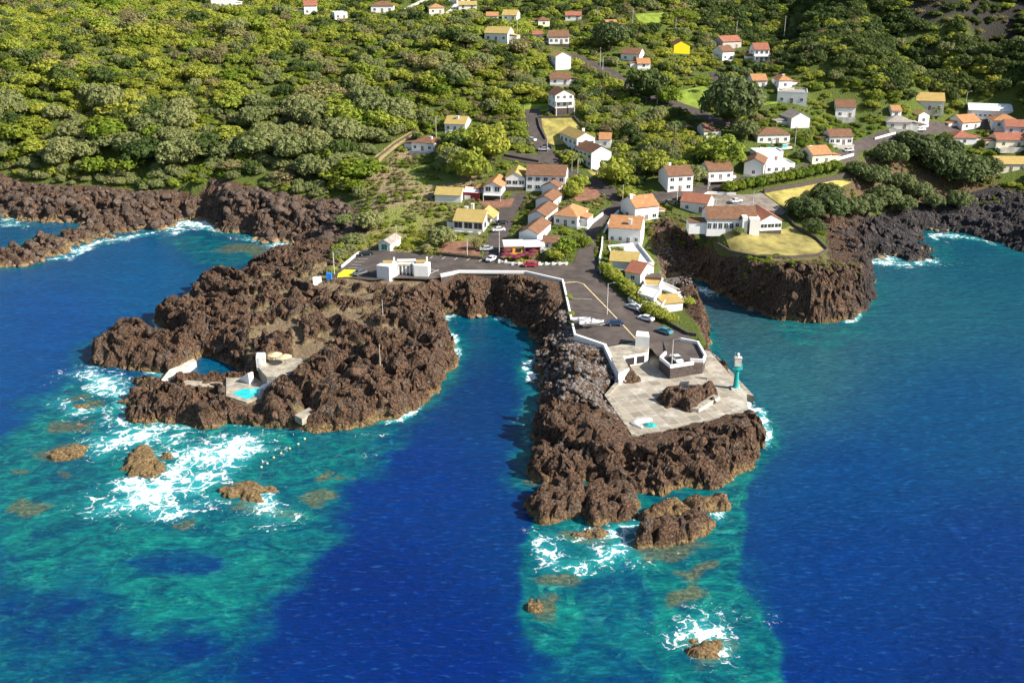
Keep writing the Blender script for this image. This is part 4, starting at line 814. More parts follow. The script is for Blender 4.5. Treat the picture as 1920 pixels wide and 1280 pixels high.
block('terrace_block', 'white rooftop patch with skylight beside the pale blue house', 'terrace', px_poly([(1206,522),(1226,514),(1243,522),(1236,536),(1210,534)], 9.6), 6.8, 9.4, M['white'], M['ty'], .3)
block('terrace_block', 'white flat roof patch squeezed between the hedge trees and the cascade', 'terrace', px_poly([(1178,556),(1190,545),(1210,560),(1200,572)], 9), 6, 8.4, M['white'], M['tw'], .3, [(0,.3,.6,.3,1.9,M['glass'],'window')])
block('terrace_block', 'narrow white stair terrace at the cove side of the cascade', 'terrace', px_poly([(1240,530),(1262,540),(1282,549),(1262,552),(1238,542)], 8), 4.5, 8.2, M['white'], M['paleconc'], .3)
block('pergola', 'brown timber pergola beside the faded yellow roof above the cove', 'pergola', px_poly([(1202,512),(1238,514),(1240,522),(1206,520)], 10), 7.5, 10.2, M['wood'], M['stone'], 0)
block('patio', 'white seaside patio with loungers above the dark rocks', 'patio', px_poly([(1255,590),(1285,583),(1304,600),(1296,608),(1270,602)], 5.5), 2.5, 5.3, M['white'], M['paleconc'], .4)
# ------------------------------------------------------------------ more walls
gw = ground_wall
gw('stone_wall', [(1248,406),(1290,420),(1330,450),(1370,474),(1420,484),(1480,485),(1535,480),(1552,470),(1530,448),(1490,425),(1475,408),(1478,392)], .45, .8, M['stone'], 'dark stone wall curving round the school lawn above the cliffs', 'wall')
gw('stone_wall', [(1432,362),(1500,350),(1560,338),(1600,326)], .6, 1.4, M['stone'], 'dark retaining wall under the yellow green hedge', 'wall')
gw('white_wall', [(1128,470),(1130,445),(1145,415),(1160,400)], .4, 1.2, M['white'], 'white garden wall along the road below the orange roofed house', 'wall')
gw('white_wall', [(1126,512),(1124,490),(1128,470)], .4, 1.1, M['white'], 'white wall beside the bend of the village road', 'wall')
gw('white_wall', [(1082,430),(1100,432),(1112,418),(1130,404)], .35, 1.1, M['white'], 'white wall in front of the orange hipped bungalow', 'wall')
gw('white_wall', [(1600,292),(1572,300),(1545,300)], .4, .9, M['white'], 'white wall at the road bend under the brown roofed veranda', 'wall')
gw('white_wall', [(1640,262),(1690,248),(1740,238)], .35, .8, M['white'], 'white wall following the road below the grey hipped roof', 'wall')
gw('white_wall', [(1380,366),(1328,364),(1312,372)], .35, .9, M['white'], 'short white wall behind the school yard', 'wall')
gw('white_wall', [(640,503),(668,480),(674,476)], .35, .8, M['white'], 'white kerb wall at the sea end of the car park', 'wall')
gw('stone_wall', [(1023,262),(1012,240),(1008,222),(1076,221),(1092,240)], .4, .8, M['stone'], 'dark wall around two sides of the dry yellow field', 'wall')
gw('stone_wall', [(688,322),(713,294),(743,270),(783,246)], .4, .8, M['stone'], 'old stone wall along the grassy footpath at the forest edge', 'wall')
gw('stone_wall', [(818,478),(870,484),(905,487)], .4, .9, M['stone'], 'dark wall between the car park and the sandy garden', 'wall')
gw('stone_wall', [(945,293),(985,301),(1010,305)], .4, .9, M['stone'], 'dark retaining wall above the long brown roofed building', 'wall')
gw('stone_wall', [(1205,566),(1240,600),(1290,628),(1306,630)], .5, .8, M['stone'], 'dark wall beside the parked cars below the pier hedge', 'wall')
gw('cafe_wall', [(934,488),(946,494),(1010,497),(1065,495)], .3, .5, M['white'], 'low white wall at the front of the cafe terrace', 'wall')
for i in range(11):
    a, b = 936 + i*12.6, 491 + (6 if i > 1 else 2); p = gp(a, b); e = MB().box(-.35,.35,-.35,.35,-.3,.75).box(-.28,.28,-.28,.28,.75,.85).build('bollard', M['white']); e.location = p
    tag(e, 'white block bollard along the front of the cafe terrace', 'bollard', 'white bollards by the cafe')
gw('kerb', [(1056,531),(1080,529),(1094,533),(1130,570),(1168,610),(1192,636)], .3, .16, M['yline'], 'pale kerb strip dividing the pier car park from its road', 'kerb')
# painted bays
pm = MB()
def line_on(a, b, wdt=.16, lift=.14):
    A_, B_ = gp(*a), gp(*b); d = (B_-A_).to_2d().normalized(); n_ = Vector((-d.y, d.x, 0))*wdt/2; up = Vector((0,0,lift)); L_ = []
    for i in range(9):
        q = A_.lerp(B_, i/8); q.z = g(q.x, q.y); L_ += [q+n_+up, q-n_+up]
    pm.add(L_, [(2*i+1, 2*i+3, 2*i+2, 2*i) for i in range(8)])
for i in range(5): line_on((672-i*6.5, 486+i*5.5), (690-i*6.5, 485+i*5.5+1))
for i in range(5): line_on((806+i*23, 485+i*1.4), (812+i*23, 481+i*1.4))
line_on((808,513),(823,506)); line_on((806,505),(823,510)); line_on((1058,560),(1110,562), .12)
o = pm.build('road_markings', M['line']); tag(o, kind='structure')
tag(sheet('painted_yellow_bay', ontos([(634,514),(645,506),(672,507),(660,520),(632,521)]), simple('yellow_paint', (.62,.55,.03), .85, .3, 1), .16), kind='structure')
# ------------------------------------------------------------------ cars
def car_parts(kind):
    W = .86; mats = None
    L = 2.1
    prof = [(-2.1,.35),(-2.12,.62),(-2.0,.85),(-1.35,.93),(-.75,1.38),(.75,1.42),(1.55,1.0),(2.0,.92),(2.1,.6),(2.08,.35)] if kind != 'van' else [(-2.3,.4),(-2.3,.85),(-1.9,1.05),(-1.35,1.85),(2.2,1.9),(2.3,1.2),(2.3,.4)]
    mb = MB(); n = len(prof); rings = [(-W*.98,.0),(-W,0),(W,0)]
    vs = []
    for y in (-1, 1):
        for x, z in prof: vs.append((x, y*(W if z < 1.0 else W*.82), z))
    mb.add(vs, [tuple(range(n))[::-1], tuple(range(n, 2*n))] + [(k,(k+1)%n,n+(k+1)%n,n+k) for k in range(n)])
    mb.box(-2.18,-2.05,-W*.9,W*.9,.35,.55); mb.box(2.05,2.18,-W*.9,W*.9,.35,.55)
    body = mb
    gl = MB()
    if kind != 'van':
        for y in (-1, 1): gl.add([(-1.18,y*.80,.98),(1.32,y*.80,1.0),(.68,y*.755,1.32),(-.70,y*.755,1.30)], [(0,1,2,3) if y < 0 else (3,2,1,0)])
        gl.add([(-1.32,-.70,.985),(-1.32,.70,.985),(-.80,.64,1.36),(-.80,-.64,1.36)], [(3,2,1,0)]); gl.add([(1.52,-.66,1.05),(1.52,.66,1.05),(.84,.62,1.41),(.84,-.62,1.41)], [(0,1,2,3)])
        for f in range(len(gl.v)): gl.v[f] = (gl.v[f][0]*1.012, gl.v[f][1]*1.045, gl.v[f][2]+.012)
    else:
        for y in (-1, 1): gl.add([(-1.5,y*.80,1.15),(1.9,y*.80,1.15),(1.9,y*.74,1.7),(-1.3,y*.74,1.7)], [(0,1,2,3) if y < 0 else (3,2,1,0)])
        gl.add([(-1.88,-.7,1.1),(-1.88,.7,1.1),(-1.42,.64,1.8),(-1.42,-.64,1.8)], [(3,2,1,0)])
        for f in range(len(gl.v)): gl.v[f] = (gl.v[f][0]*1.02, gl.v[f][1]*1.1, gl.v[f][2]+.01)
    wh = MB(); wh.tube((0,-.11,0),(0,.11,0),.32,.32,14); wh.tube((0,-.125,0),(0,.125,0),.18,.18,10,1)
    hl = MB(); hl.box(-.05,.05,-.18,.18,-.07,.07)
    return body, gl, wh, hl
CARD = {}
def car(px, py, heading, paint, label, kind='hatch', dz=.14, at=None):
    if kind not in CARD:
        b, g_, w_, h_ = car_parts(kind); ds = []
        for q, ms in ((b, [PAINT['white']]), (g_, [M['glass']]), (w_, [M['tyre'], M['metal']]), (h_, [M['frame']])):
            ob = q.build('part', ms); ds.append(ob.data); bpy.data.objects.remove(ob)
        CARD[kind] = ds
    ds = CARD[kind]; p = at or gp(px, py, dz); e = empty('parked_car', p, R(heading))
    def ch(n_, d, loc=(0,0,0)):
        o_ = bpy.data.objects.new(n_, d); COL.link(o_); o_.parent = e; o_.location = loc; return o_
    bo = ch('body', ds[0]); bo.material_slots[0].link = 'OBJECT'; bo.material_slots[0].material = PAINT[paint]; ch('window', ds[1])
    for x in (-1.3, 1.3):
        for y in (-.8, .8): ch('wheel', ds[2], (x, y, .32))
    for y in (-.6, .6): ch('headlight', ds[3], (-2.12, y, .68))
    return tag(e, label, 'car', 'parked cars')
for a in [(935,434,15,'white','white car on the street right of the yellow roofed house'),(940,421,20,'black','black car on the street, uphill of the white one'),(912,470,10,'silver','silver car parked at the lower end of the village street'),(922,489,60,'white','white car turning from the street into the car park'),
 (686,479,15,'black','black car in the bays below the little white garage'),(676,515,35,'grey','dark grey car beside the painted yellow bay'),(994,500,5,'red','dark red car by the sea wall in front of the cafe'),
 (996,265,-40,'white','white car on the hill road left of the dry field'),(1020,283,0,'silver','silver car at the fork of the hill road'),(1027,277,10,'black','black car behind the silver one at the fork'),
 (1187,580,-45,'silver','silver car nearest the house hedge on the pier road'),(1211,601,-35,'white','white car in the middle of the three on the pier road'),(1246,625,-45,'teal','blue green car nearest the parking terrace'),(1153,610,4,'navy','dark blue car hitched beside the boats on trailers'),
 (1037,210,0,'black','black car parked behind the three storey house'),(1440,288,10,'white','white car outside the veranda house above the pool villa'),(1590,285,20,'silver','silver car at the road bend by the white wall'),(1725,246,15,'white','white car on the road below the palm garden'),(845,252,0,'white','white car under trees in front of the pale yellow cottage'),(1330,270,15,'silver','silver car in the shade of the giant tree'),(1380,380,25,'white','white car in the school yard corner'),(1255,383,10,'black','black car beside the low orange brown building')]:
    car(a[0], a[1], a[2], a[3], a[4])
tp = at_z(1268, 676, TZ + .03); car(0, 0, -75, 'white', 'white car parked alone on the stone terrace', at=Vector((tp[0], tp[1], TZ + .05)))
# ------------------------------------------------------------------ boats on trailers
def boat(px, py, heading, L, label, kind):
    p = gp(px, py, .14); e = empty('boat', p + Vector((0,0,.75)), R(heading)); hw = L*.18; secs = 9; vs = []; f = []
    for i in range(secs):
        u = i/(secs-1); x = (u-.5)*L; wd = hw*(1-max(0,(u-.45)/.55)**2.2); kz = .0+.35*max(0,(u-.5)/.5)**2; zt = .62+.28*u*u
        vs += [(x,0,kz-.1),(x,wd*.75,kz+.15),(x,wd,zt),(x,wd*.86,zt),(x,wd*.7,.32),(x,-wd*.7,.32),(x,-wd*.86,zt),(x,-wd,zt),(x,-wd*.75,kz+.15)]
    for i in range(secs-1):
        for k in range(9): a = i*9+k; b = i*9+(k+1)%9; f.append((a, b, b+9, a+9))
    f += [tuple(range(9))[::-1], tuple(range(9*(secs-1), 9*secs))]
    h = MB(); h.add(vs, f); h.build('hull', PAINT['white'], e)
    if kind == 'cruiser':
        c = MB(); c.add([(-.2,-.5,.6),(1.3,-.35,.75),(1.3,.35,.75),(-.2,.5,.6),(.0,-.42,1.35),(.7,-.3,1.25),(.7,.3,1.25),(.0,.42,1.35)], [(0,1,5,4),(1,2,6,5),(2,3,7,6),(3,0,4,7),(4,5,6,7)]); c.build('cabin', PAINT['white'], e)
        MB().box(-1.6,-.7,-.45,.45,.35,.75).build('seat', M['paleconc'], e); MB().box(-L/2-.35,-L/2-.02,-.22,.22,.2,1.15).build('outboard_motor', M['grey'], e)
    else: MB().box(-.8,-.5,-.5,.5,.45,.62).build('seat', M['wood'], e)
    tag(e, label, 'boat', None)
    t = empty('boat_trailer', p, R(heading)); mb = MB()
    for y in (-.55,.55): mb.box(-L*.42,L*.3,y-.05,y+.05,.45,.55)
    for x in (-L*.38,0,L*.26): mb.box(x-.05,x+.05,-.5,.5,.46,.56)
    mb.tube((L*.3,-.55,.5),(L*.62,0,.5),.05,.05,6); mb.tube((L*.3,.55,.5),(L*.62,0,.5),.05,.05,6); mb.build('frame', M['metal'], t)
    for y in (-.85,.85): MB().tube((-.6,y-.1,.3),(-.6,y+.1,.3),.3,.3,12).build('wheel', M['tyre'], t)
    tag(t, 'galvanised trailer carrying the ' + ('white cruiser' if kind == 'cruiser' else 'plain white skiff'), 'trailer')
boat(1110, 613, 12, 6.2, 'white open cruiser with small cabin on a trailer in the pier car park', 'cruiser'); boat(1090, 607, 4, 4.6, 'plain white skiff on a trailer beside the parapet', 'skiff')
def upturned(px, py, L, rz, m, label):
    x, y = at_z(px, py, 3.5); e = empty('dinghy', (x, y, 3.52), R(rz)); mb = MB(); vs = []; f = []; S = 8
    for i in range(S):
        u = i/(S-1); wd = L*.2*math.sin(math.pi*(.12+.76*u))**.6; h = .55*math.sin(math.pi*(.1+.8*u))**.5
        vs += [((u-.5)*L,-wd,0),((u-.5)*L,-wd*.8,h*.7),((u-.5)*L,0,h),((u-.5)*L,wd*.8,h*.7),((u-.5)*L,wd,0)]
    for i in range(S-1):
        for k in range(4): f.append((i*5+k,i*5+k+1,i*5+k+6,i*5+k+5))
    f += [tuple(range(5))[::-1], tuple(range(5*(S-1),5*S))]
    mb.add(vs, f); mb.build('hull', m, e); q = MB(); q.tube((-L*.4,0,.5),(L*.4,0,.5),.05,.05,5); q.build('keel', M['frame'], e); tag(e, label, 'boat')
upturned(1205, 789, 4.2, 20, PAINT['white'], 'upturned white dinghy on the quay corner'); upturned(1194, 797, 3.2, -50, PAINT['white'], 'second upturned white boat nearest the quay edge')
upturned(1171, 714, 4.6, -5, PAINT['white'], 'pale boat lying against the small rock on the quay')
x, y = at_z(1219, 797, 3.5); c = MB(); N_ = 12
vs = [(1.5*math.cos(6.283*k/N_)*(1+.2*math.sin(3*k)), 1.0*math.sin(6.283*k/N_)*(1+.15*math.cos(5*k)), .02) for k in range(N_)] + [(.7*math.cos(6.283*k/N_), .5*math.sin(6.283*k/N_), .35+.08*(k % 3)) for k in range(N_)] + [(0,0,.42)]
c.add(vs, [(k,(k+1)%N_,N_+(k+1)%N_,N_+k) for k in range(N_)] + [(N_+k,N_+(k+1)%N_,2*N_) for k in range(N_)]); o = c.build('tarpaulin', M['teal']); o.location = (x, y, 3.5); tag(o, 'crumpled teal green tarpaulin on the quay beside the white boats', 'tarpaulin')
block('slipway_bench', 'low white concrete step beside the quay rock', 'step', px_poly([(1296,768),(1310,770),(1350,746),(1338,742)], 3.9), 3.5, 4.3, M['paleconc'], M['conc'])
block('concrete_hut', 'low grey concrete shelter behind the quay rock', 'shelter', px_poly([(1290,722),(1322,724),(1326,710),(1296,708)], 5.0), 3.5, 5.2, M['conc'], M['conc'], 0, [(0,.1,.4,.2,1.4,M['dark'],'door')])
# ------------------------------------------------------------------ harbour light
x, y = at_z(1379, 728, 3.5); e = empty('harbour_light', (x, y, 3.5))
MB().box(-1.1,1.1,-1.1,1.1,-.2,.35).build('base', M['paleconc'], e)
MB().tube((0,0,.35),(0,0,5.6),.62,.46,16).tube((0,0,.35),(0,0,.7),.8,.7,16).build('tower', M['teal'], e, False)
MB().tube((0,0,4.9),(0,0,5.15),1.15,1.25,16).build('gallery', M['teal'], e)
q = MB()
for k in range(10): a = 6.283*k/10; q.tube((1.15*math.cos(a),1.15*math.sin(a),5.15),(1.15*math.cos(a),1.15*math.sin(a),6.0),.04,.04,5)
for k in range(20): a, b = 6.283*k/20, 6.283*(k+1)/20; q.tube((1.15*math.cos(a),1.15*math.sin(a),6.0),(1.15*math.cos(b),1.15*math.sin(b),6.0),.04,.04,5)
q.build('railing', M['teal'], e); MB().box(-.75,.75,-.55,.55,5.6,7.6).box(-.85,.85,-.65,.65,7.6,7.72).build('lantern_box', M['paleconc'], e)
MB().tube((0,0,7.72),(0,0,8.5),.22,.2,10).tube((0,0,8.5),(0,0,8.65),.32,.28,10).build('lamp', M['white'], e); MB().tube((-.7,0,7.7),(-.7,0,9.0),.035,.03,5).build('antenna', M['metal'], e)
tag(e, 'turquoise harbour light tower with a white lantern box on the quay corner', 'lighthouse')
# ------------------------------------------------------------------ lamps and poles
def lamp(px, py, h, label, arm=1.3, rz=0, at=None, name='street_lamp', group='street lamps'):
    e = empty(name, at or gp(px, py, .05), R(rz)); MB().tube((0,0,-.2),(0,0,h),.13,.09,8).build('pole', M['paleconc'], e)
    if arm: MB().tube((0,0,h-.1),(arm,0,h+.25),.06,.05,6).build('arm', M['metal'], e); MB().box(arm-.1,arm+.55,-.14,.14,h+.2,h+.34).build('lamp_head', M['metal'], e)
    return tag(e, label, 'street lamp', group)
for a in [(1138,590,8.5,'street lamp on the kerb strip of the pier car park'),(1167,385,7,'street lamp where the village road bends uphill'),(936,480,7.5,'street lamp at the corner of the village street'),(744,467,7.5,'street lamp beside the little white garage'),(627,514,6.5,'lamp post beside the painted yellow bay'),
  (1072,324,5,'left lamp of the pair below the apartment blocks'),(1083,326,5,'right lamp of the pair below the apartment blocks'),(1026,285,6.5,'lamp post by the fork of the hill road'),(1269,384,7,'lamp post beside the low orange brown building'),(1490,274,8,'tall lamp post above the pool villa'),(1341,398,5,'lamp post in the middle of the school yard'),(1411,388,5,'lamp post at the right of the school yard'),(1232,196,5,'lamp post beside the upper hill road'),(1373,163,5.5,'lamp post under the trees right of the meadow'),(1327,356,5,'lamp post in front of the porch house'),(1810,200,6,'pole lamp left of the long white warehouse'),(876,478,5,'thin lamp post in the sandy garden')]:
    lamp(*a)
tp = at_z(1259, 689, TZ); lamp(0, 0, 7, 'street lamp on the corner of the stone terrace', at=Vector((tp[0], tp[1], TZ)))
def upole(px, py, h, label):
    e = empty('utility_pole', gp(px, py, 0)); MB().tube((0,0,-.3),(0,0,h),.15,.10,7).build('pole', M['grey'], e); MB().box(-.8,.8,-.06,.06,h-.6,h-.48).build('crossarm', M['wood'], e); tag(e, label, 'utility pole', 'utility poles')
for a in [(818,262,9,'utility pole beside the brown hipped cottage'),(1125,125,8,'utility pole left of the hill road curve'),(1130,133,6,'short utility pole on the hill road curve'),(1120,42,7,'utility pole by the dull red barn'),(1266,66,8,'utility pole above the bright yellow house'),(1380,72,8,'utility pole behind the dark red roof'),(1470,68,9,'utility pole in the dark valley fold'),(865,82,8,'utility pole in the trees near the pale yellow house'),(970,68,7,'utility pole right of the house with a side wing'),(1186,48,8,'utility pole in the high green meadow')]: upole(*a)
def cable(a, b, ha, hb, label):
    A_, B_ = gp(*a)+Vector((0,0,ha)), gp(*b)+Vector((0,0,hb)); mb = MB(); pr_ = None
    for i in range(9):
        q = A_.lerp(B_, i/8); q.z -= 1.2*math.sin(math.pi*i/8)
        if pr_ is not None: mb.tube(pr_, q, .05, .05, 4)
        pr_ = q
    tag(mb.build('overhead_cable', M['dark']), label, 'cable')
cable((1125,125),(1130,133),7.5,5.5,'overhead cable between the two poles on the hill road curve'); cable((1120,42),(1186,48),6.4,7.4,'overhead cable from the dull red barn to the high meadow pole'); cable((1266,66),(1380,72),7.4,7.4,'overhead cable above the bright yellow house'); cable((865,82),(970,68),7.4,6.4,'overhead cable over the pale yellow hillside house')
# ------------------------------------------------------------------ bathing place on the lava headland
M['poolwater'] = simple('pool_water', (.02, .50, .50), .12, .25, .6, .1, .5)
def level(px, py): x, y = at_z(px, py, 4); return float(terrain_h(np.array([x]), np.array([y]))[0])
pz = 2.3
pp = px_poly([(424,708),(480,708),(498,722),(490,746),(462,754),(424,742)], pz); dk = MB(); dk.prism(pp, -1, pz); tag(dk.build('pool_deck', M['conc']), kind='structure')
wp = px_poly([(436,738),(452,729),(487,727),(488,738),(463,748)], pz + .012)
sh = MB(); n = len(wp); sh.add([(x, y, pz+.012) for x, y in wp], [tuple(range(n))]); o = sh.build('paddling_pool', M['poolwater'])
bm = bmesh.new(); bm.from_mesh(o.data)
for f in bm.faces:
    if f.normal.z < 0: f.normal_flip()
bm.to_mesh(o.data); bm.free(); tag(o, kind='structure')
dk = MB(); dk.prism(px_poly([(484,688),(520,668),(566,672),(574,688),(540,706),(500,706)], 5.2), 1, 5.2); tag(dk.build('sun_deck', M['conc']), kind='structure')
dk = MB(); dk.prism(px_poly([(302,712),(318,692),(335,686),(362,672),(368,676),(345,694),(330,706),(310,716)], 1.6), -2, 1.6); tag(dk.build('bathing_jetty', M['paleconc']), kind='structure')
dk = MB(); dk.prism(px_poly([(345,712),(420,717),(448,712),(480,716),(500,724),(470,730),(430,728),(345,722)], 1.6), -2, 1.6); tag(dk.build('pool_edge', M['conc']), kind='structure')
block('changing_cabin', 'white changing cabin on the lava headland deck', 'cabin', px_poly([(481,686),(499,686),(499,676),(483,676)], 5.2), 5.2, 7.3, M['white'], M['tw'], 0, [(0,.2,.5,.1,1.9,M['frame'],'door')])
for a, b, l in ((517,678,'left straw parasol on the lava headland deck'),(535,682,'right straw parasol on the lava headland deck')):
    x, y = at_z(a, b, 5.2); e = parasol(0, 0, M['straw'], l, None, 2.3, 1.5) if False else None
    e = empty('parasol', (x, y, 5.2)); MB().tube((0,0,0),(0,0,2.2),.06,.05,6).build('pole', M['wood'], e); q = MB(); N_ = 12
    q.add([(1.7*math.cos(6.283*k/N_), 1.7*math.sin(6.283*k/N_), 1.85) for k in range(N_)] + [(0,0,2.5)], [(k,(k+1)%N_,N_) for k in range(N_)]); q.build('canopy', M['straw'], e); tag(e, l, 'parasol')
def steps(px0, py0, z0, px1, py1, z1, w_, n, m, label):
    a = Vector((*at_z(px0, py0, z0), z0)); b = Vector((*at_z(px1, py1, z1), z1)); d = (b-a); e = empty('steps', a, math.atan2(d.y, d.x)); L = d.to_2d().length; mb = MB()
    for k in range(n): mb.box(L*k/n, L*(k+1)/n, -w_/2, w_/2, min(0, z1-z0)-1.5, (z1-z0)*(k+.5)/n)
    mb.build('tread', m, e); tag(e, label, 'steps')
steps(489,726,2.3,523,704,5.2,2.2,9,M['white'],'white steps from the turquoise pool up to the sun deck'); steps(452,710,2.4,470,698,5.0,1.4,8,M['white'],'narrow white ramp down to the natural pool')
steps(597,545,7.2,594,518,9.4,2.4,10,M['white'],'white steps leading from the car park down onto the lava'); steps(1272,740,3.6,1245,752,3.6,1.2,2,M['conc'],'low concrete step on the quay floor') if False else None
zs = float(hz(*at_z(370,648,4.5))) + .5
block('diving_slab', 'tilted white slab at the head of the natural pool', 'slab', px_poly([(352,652),(372,640),(384,650),(368,660)], zs), zs-.3, zs, M['conc'], M['white'])
zs = float(hz(*at_z(570,774,2.6))) + .35
block('rock_slab', 'small pale sun platform low on the front of the headland', 'slab', px_poly([(552,778),(580,764),(590,772),(566,786)], zs), zs-.25, zs, M['conc'], M['conc'])
x, y = at_z(617, 517, 9.6); e = MB().box(-.7,.7,-.6,.6,-.4,1.7).box(-.76,.76,-.66,.66,1.7,1.8).build('waste_bin', M['blue']); e.location = (x, y, g(x, y)); tag(e, 'bright blue bin beside the painted yellow bay', 'bin')
for a, b, hh_, l in ((719,615,4.5,'thin post standing on the upper lava headland'),(713,686,5.5,'mast with a small wooden base on the lava headland'),(545,760,3.5,'short post on the front edge of the lava headland')):
    x, y = at_z(a, b, 7); z = level(a, b); z = float(terrain_h(np.array([x]), np.array([y]))[0]); e = empty('marker_post', (x, y, z)); MB().tube((0,0,-1),(0,0,hh_),.09,.07,6).build('pole', M['paleconc'], e); MB().box(-.5,.5,-.5,.5,-.4,.35).build('base', M['wood'], e); tag(e, l, 'post')
bd = None
for a, b in [(490,876),(501,869),(513,858),(527,850),(543,841),(559,833),(571,823)]:
    x, y = at_z(a, b, 0); bm = bmesh.new(); bmesh.ops.create_icosphere(bm, subdivisions=2, radius=.27)
    for v in bm.verts: v.co.z = v.co.z * .8 + .1
    if bd is None: bd = bpy.data.meshes.new('buoy'); bm.to_mesh(bd); bd.materials.append(M['yline'])
    bm.free(); o = bpy.data.objects.new('buoy', bd); COL.link(o); o.location = (x, y, 0); tag(o, 'small pale buoy in the line of floats off the headland', 'buoy', 'line of pale buoys off the headland')
# swimming pool of the villa
tag(sheet('pool_surround', ontos([(1424,274),(1482,270),(1486,280),(1428,284)]), M['paleconc'], .25), kind='structure')
tag(sheet('swimming_pool', ontos([(1434,276),(1474,273),(1476,278),(1436,281)]), M['poolwater'], .32), kind='structure')
#@@PART3
# ------------------------------------------------------------------ rocks
def rock_mesh(seed, sub=2):
    rnd = np.random.RandomState(seed); bm = bmesh.new(); bmesh.ops.create_icosphere(bm, subdivisions=sub, radius=1)
    pl = [(Vector(rnd.normal(size=3)).normalized(), rnd.uniform(.55, .9)) for _ in range(11)]; sc = Vector(rnd.uniform(.75, 1.25, 3))
    for v in bm.verts:
        c = v.co.copy()
        for n_, d in pl:
            k = c.dot(n_) - d
            if k > 0: c -= n_ * k * .92
        c *= 1 + rnd.uniform(-.05, .05); v.co = Vector((c.x*sc.x, c.y*sc.y, c.z*sc.z*.85))
    me = bpy.data.meshes.new('boulder'); bm.to_mesh(me); bm.free(); return me
def mat_rock(name, a, b_, tidec=True):
    m, n, b = mat(name); t = NT(n); p = t.pos(); oi = t.node('ShaderNodeObjectInfo'); n2 = t.noise(p, 2.4, 6, .75); n1 = t.noise(p, .5, 4, .6)
    c = t.mix(t.ramp(n2, .3, .7), a, b_); c = t.mix(t.math('MULTIPLY', oi.outputs['Random'], .55), c, tuple(q*.45 for q in a)); c = t.mix(t.ramp(n1, .52, .7, 0, .5), c, (.16, .10, .07))
    sx = t.node('ShaderNodeSeparateXYZ'); t.lk(p, sx.inputs[0]); z = t.math('ADD', sx.outputs[2], t.math('MULTIPLY_ADD', n1, -3.0, 1.5))
    if tidec: c = t.mix(t.ramp(z, .3, 1.5, .8, 0), c, (.30, .21, .11)); c = t.mix(t.ramp(z, -.6, .2, .85, 0), c, (.03, .028, .016))
    t.lk(c, b.inputs['Base Color']); b.inputs['Roughness'].default_value = .85; b.inputs['Specular IOR Level'].default_value = .2; t.bump(n2, .9, .35, b); return m
M['boulder'] = mat_rock('boulder_rock', (.018, .013, .011), (.20, .145, .112)); M['riprap'] = mat_rock('grey_boulder_rock', (.05, .045, .044), (.33, .30, .28)); M['blackrock'] = mat_rock('black_lava_rock', (.018, .017, .019), (.10, .093, .092))
M['scoria'] = mat_rock('scoria_rock', (.013, .009, .007), (.205, .124, .080))
def scatter(poly_px, spacing, z_poly=None, seed=1, world=None, bounds=None):
    rnd = np.random.RandomState(seed); poly = world or ontos(poly_px); xs = [p[0] for p in poly]; ys = [p[1] for p in poly]
    gx, gy = np.meshgrid(np.arange(min(xs), max(xs), spacing), np.arange(min(ys), max(ys), spacing))
    gx = gx.ravel() + rnd.uniform(-.45, .45, gx.size)*spacing; gy = gy.ravel() + rnd.uniform(-.45, .45, gy.size)*spacing
    k = inside(gx, gy, poly); return gx[k], gy[k]
def gn_stuff(name, pts, rots, scls, protos, label, cat):
    me = bpy.data.meshes.new(name); me.vertices.add(len(pts)); me.vertices.foreach_set('co', np.asarray(pts, np.float32).ravel())
    for n_, a in (('rot', rots), ('scl', scls)):
        at = me.attributes.new(n_, 'FLOAT_VECTOR', 'POINT'); at.data.foreach_set('vector', np.asarray(a, np.float32).ravel())
    me.update(); ob = bpy.data.objects.new(name, me); COL.link(ob); tag(ob, label, cat, None, 'stuff')
    ng = bpy.data.node_groups.new(name, 'GeometryNodeTree'); ng.interface.new_socket('Geometry', in_out='INPUT', socket_type='NodeSocketGeometry'); ng.interface.new_socket('Geometry', in_out='OUTPUT', socket_type='NodeSocketGeometry')
    gi = ng.nodes.new('NodeGroupInput'); go = ng.nodes.new('NodeGroupOutput'); ip = ng.nodes.new('GeometryNodeInstanceOnPoints'); jn = ng.nodes.new('GeometryNodeJoinGeometry')
    for pobj in protos:
        oi = ng.nodes.new('GeometryNodeObjectInfo'); oi.transform_space = 'ORIGINAL'; oi.inputs['Object'].default_value = pobj; oi.inputs['As Instance'].default_value = True; ng.links.new(oi.outputs['Geometry'], jn.inputs[0])
    ng.links.new(gi.outputs[0], ip.inputs['Points']); ng.links.new(jn.outputs[0], ip.inputs['Instance']); ip.inputs['Pick Instance'].default_value = True
    rv = ng.nodes.new('FunctionNodeRandomValue'); rv.data_type = 'INT'; rv.inputs['Min'].default_value = 0; rv.inputs['Max'].default_value = len(protos) - 1
    for s_ in rv.inputs:
        if s_.name == 'Max' and s_.type == 'INT': s_.default_value = len(protos) - 1
        if s_.name == 'Min' and s_.type == 'INT': s_.default_value = 0
    ng.links.new([s_ for s_ in rv.outputs if s_.type == 'INT'][0], ip.inputs['Instance Index'])
    for n_, sock in (('rot', 'Rotation'), ('scl', 'Scale')):
        na = ng.nodes.new('GeometryNodeInputNamedAttribute'); na.data_type = 'FLOAT_VECTOR'; na.inputs['Name'].default_value = n_; ng.links.new(na.outputs['Attribute'], ip.inputs[sock])
    ng.links.new(ip.outputs[0], go.inputs[0]); md = ob.modifiers.new('scatter', 'NODES'); md.node_group = ng; return ob
def depth_of(x, y, z): return y*CT - (z-CAMZ)*ST
ROCKS = []
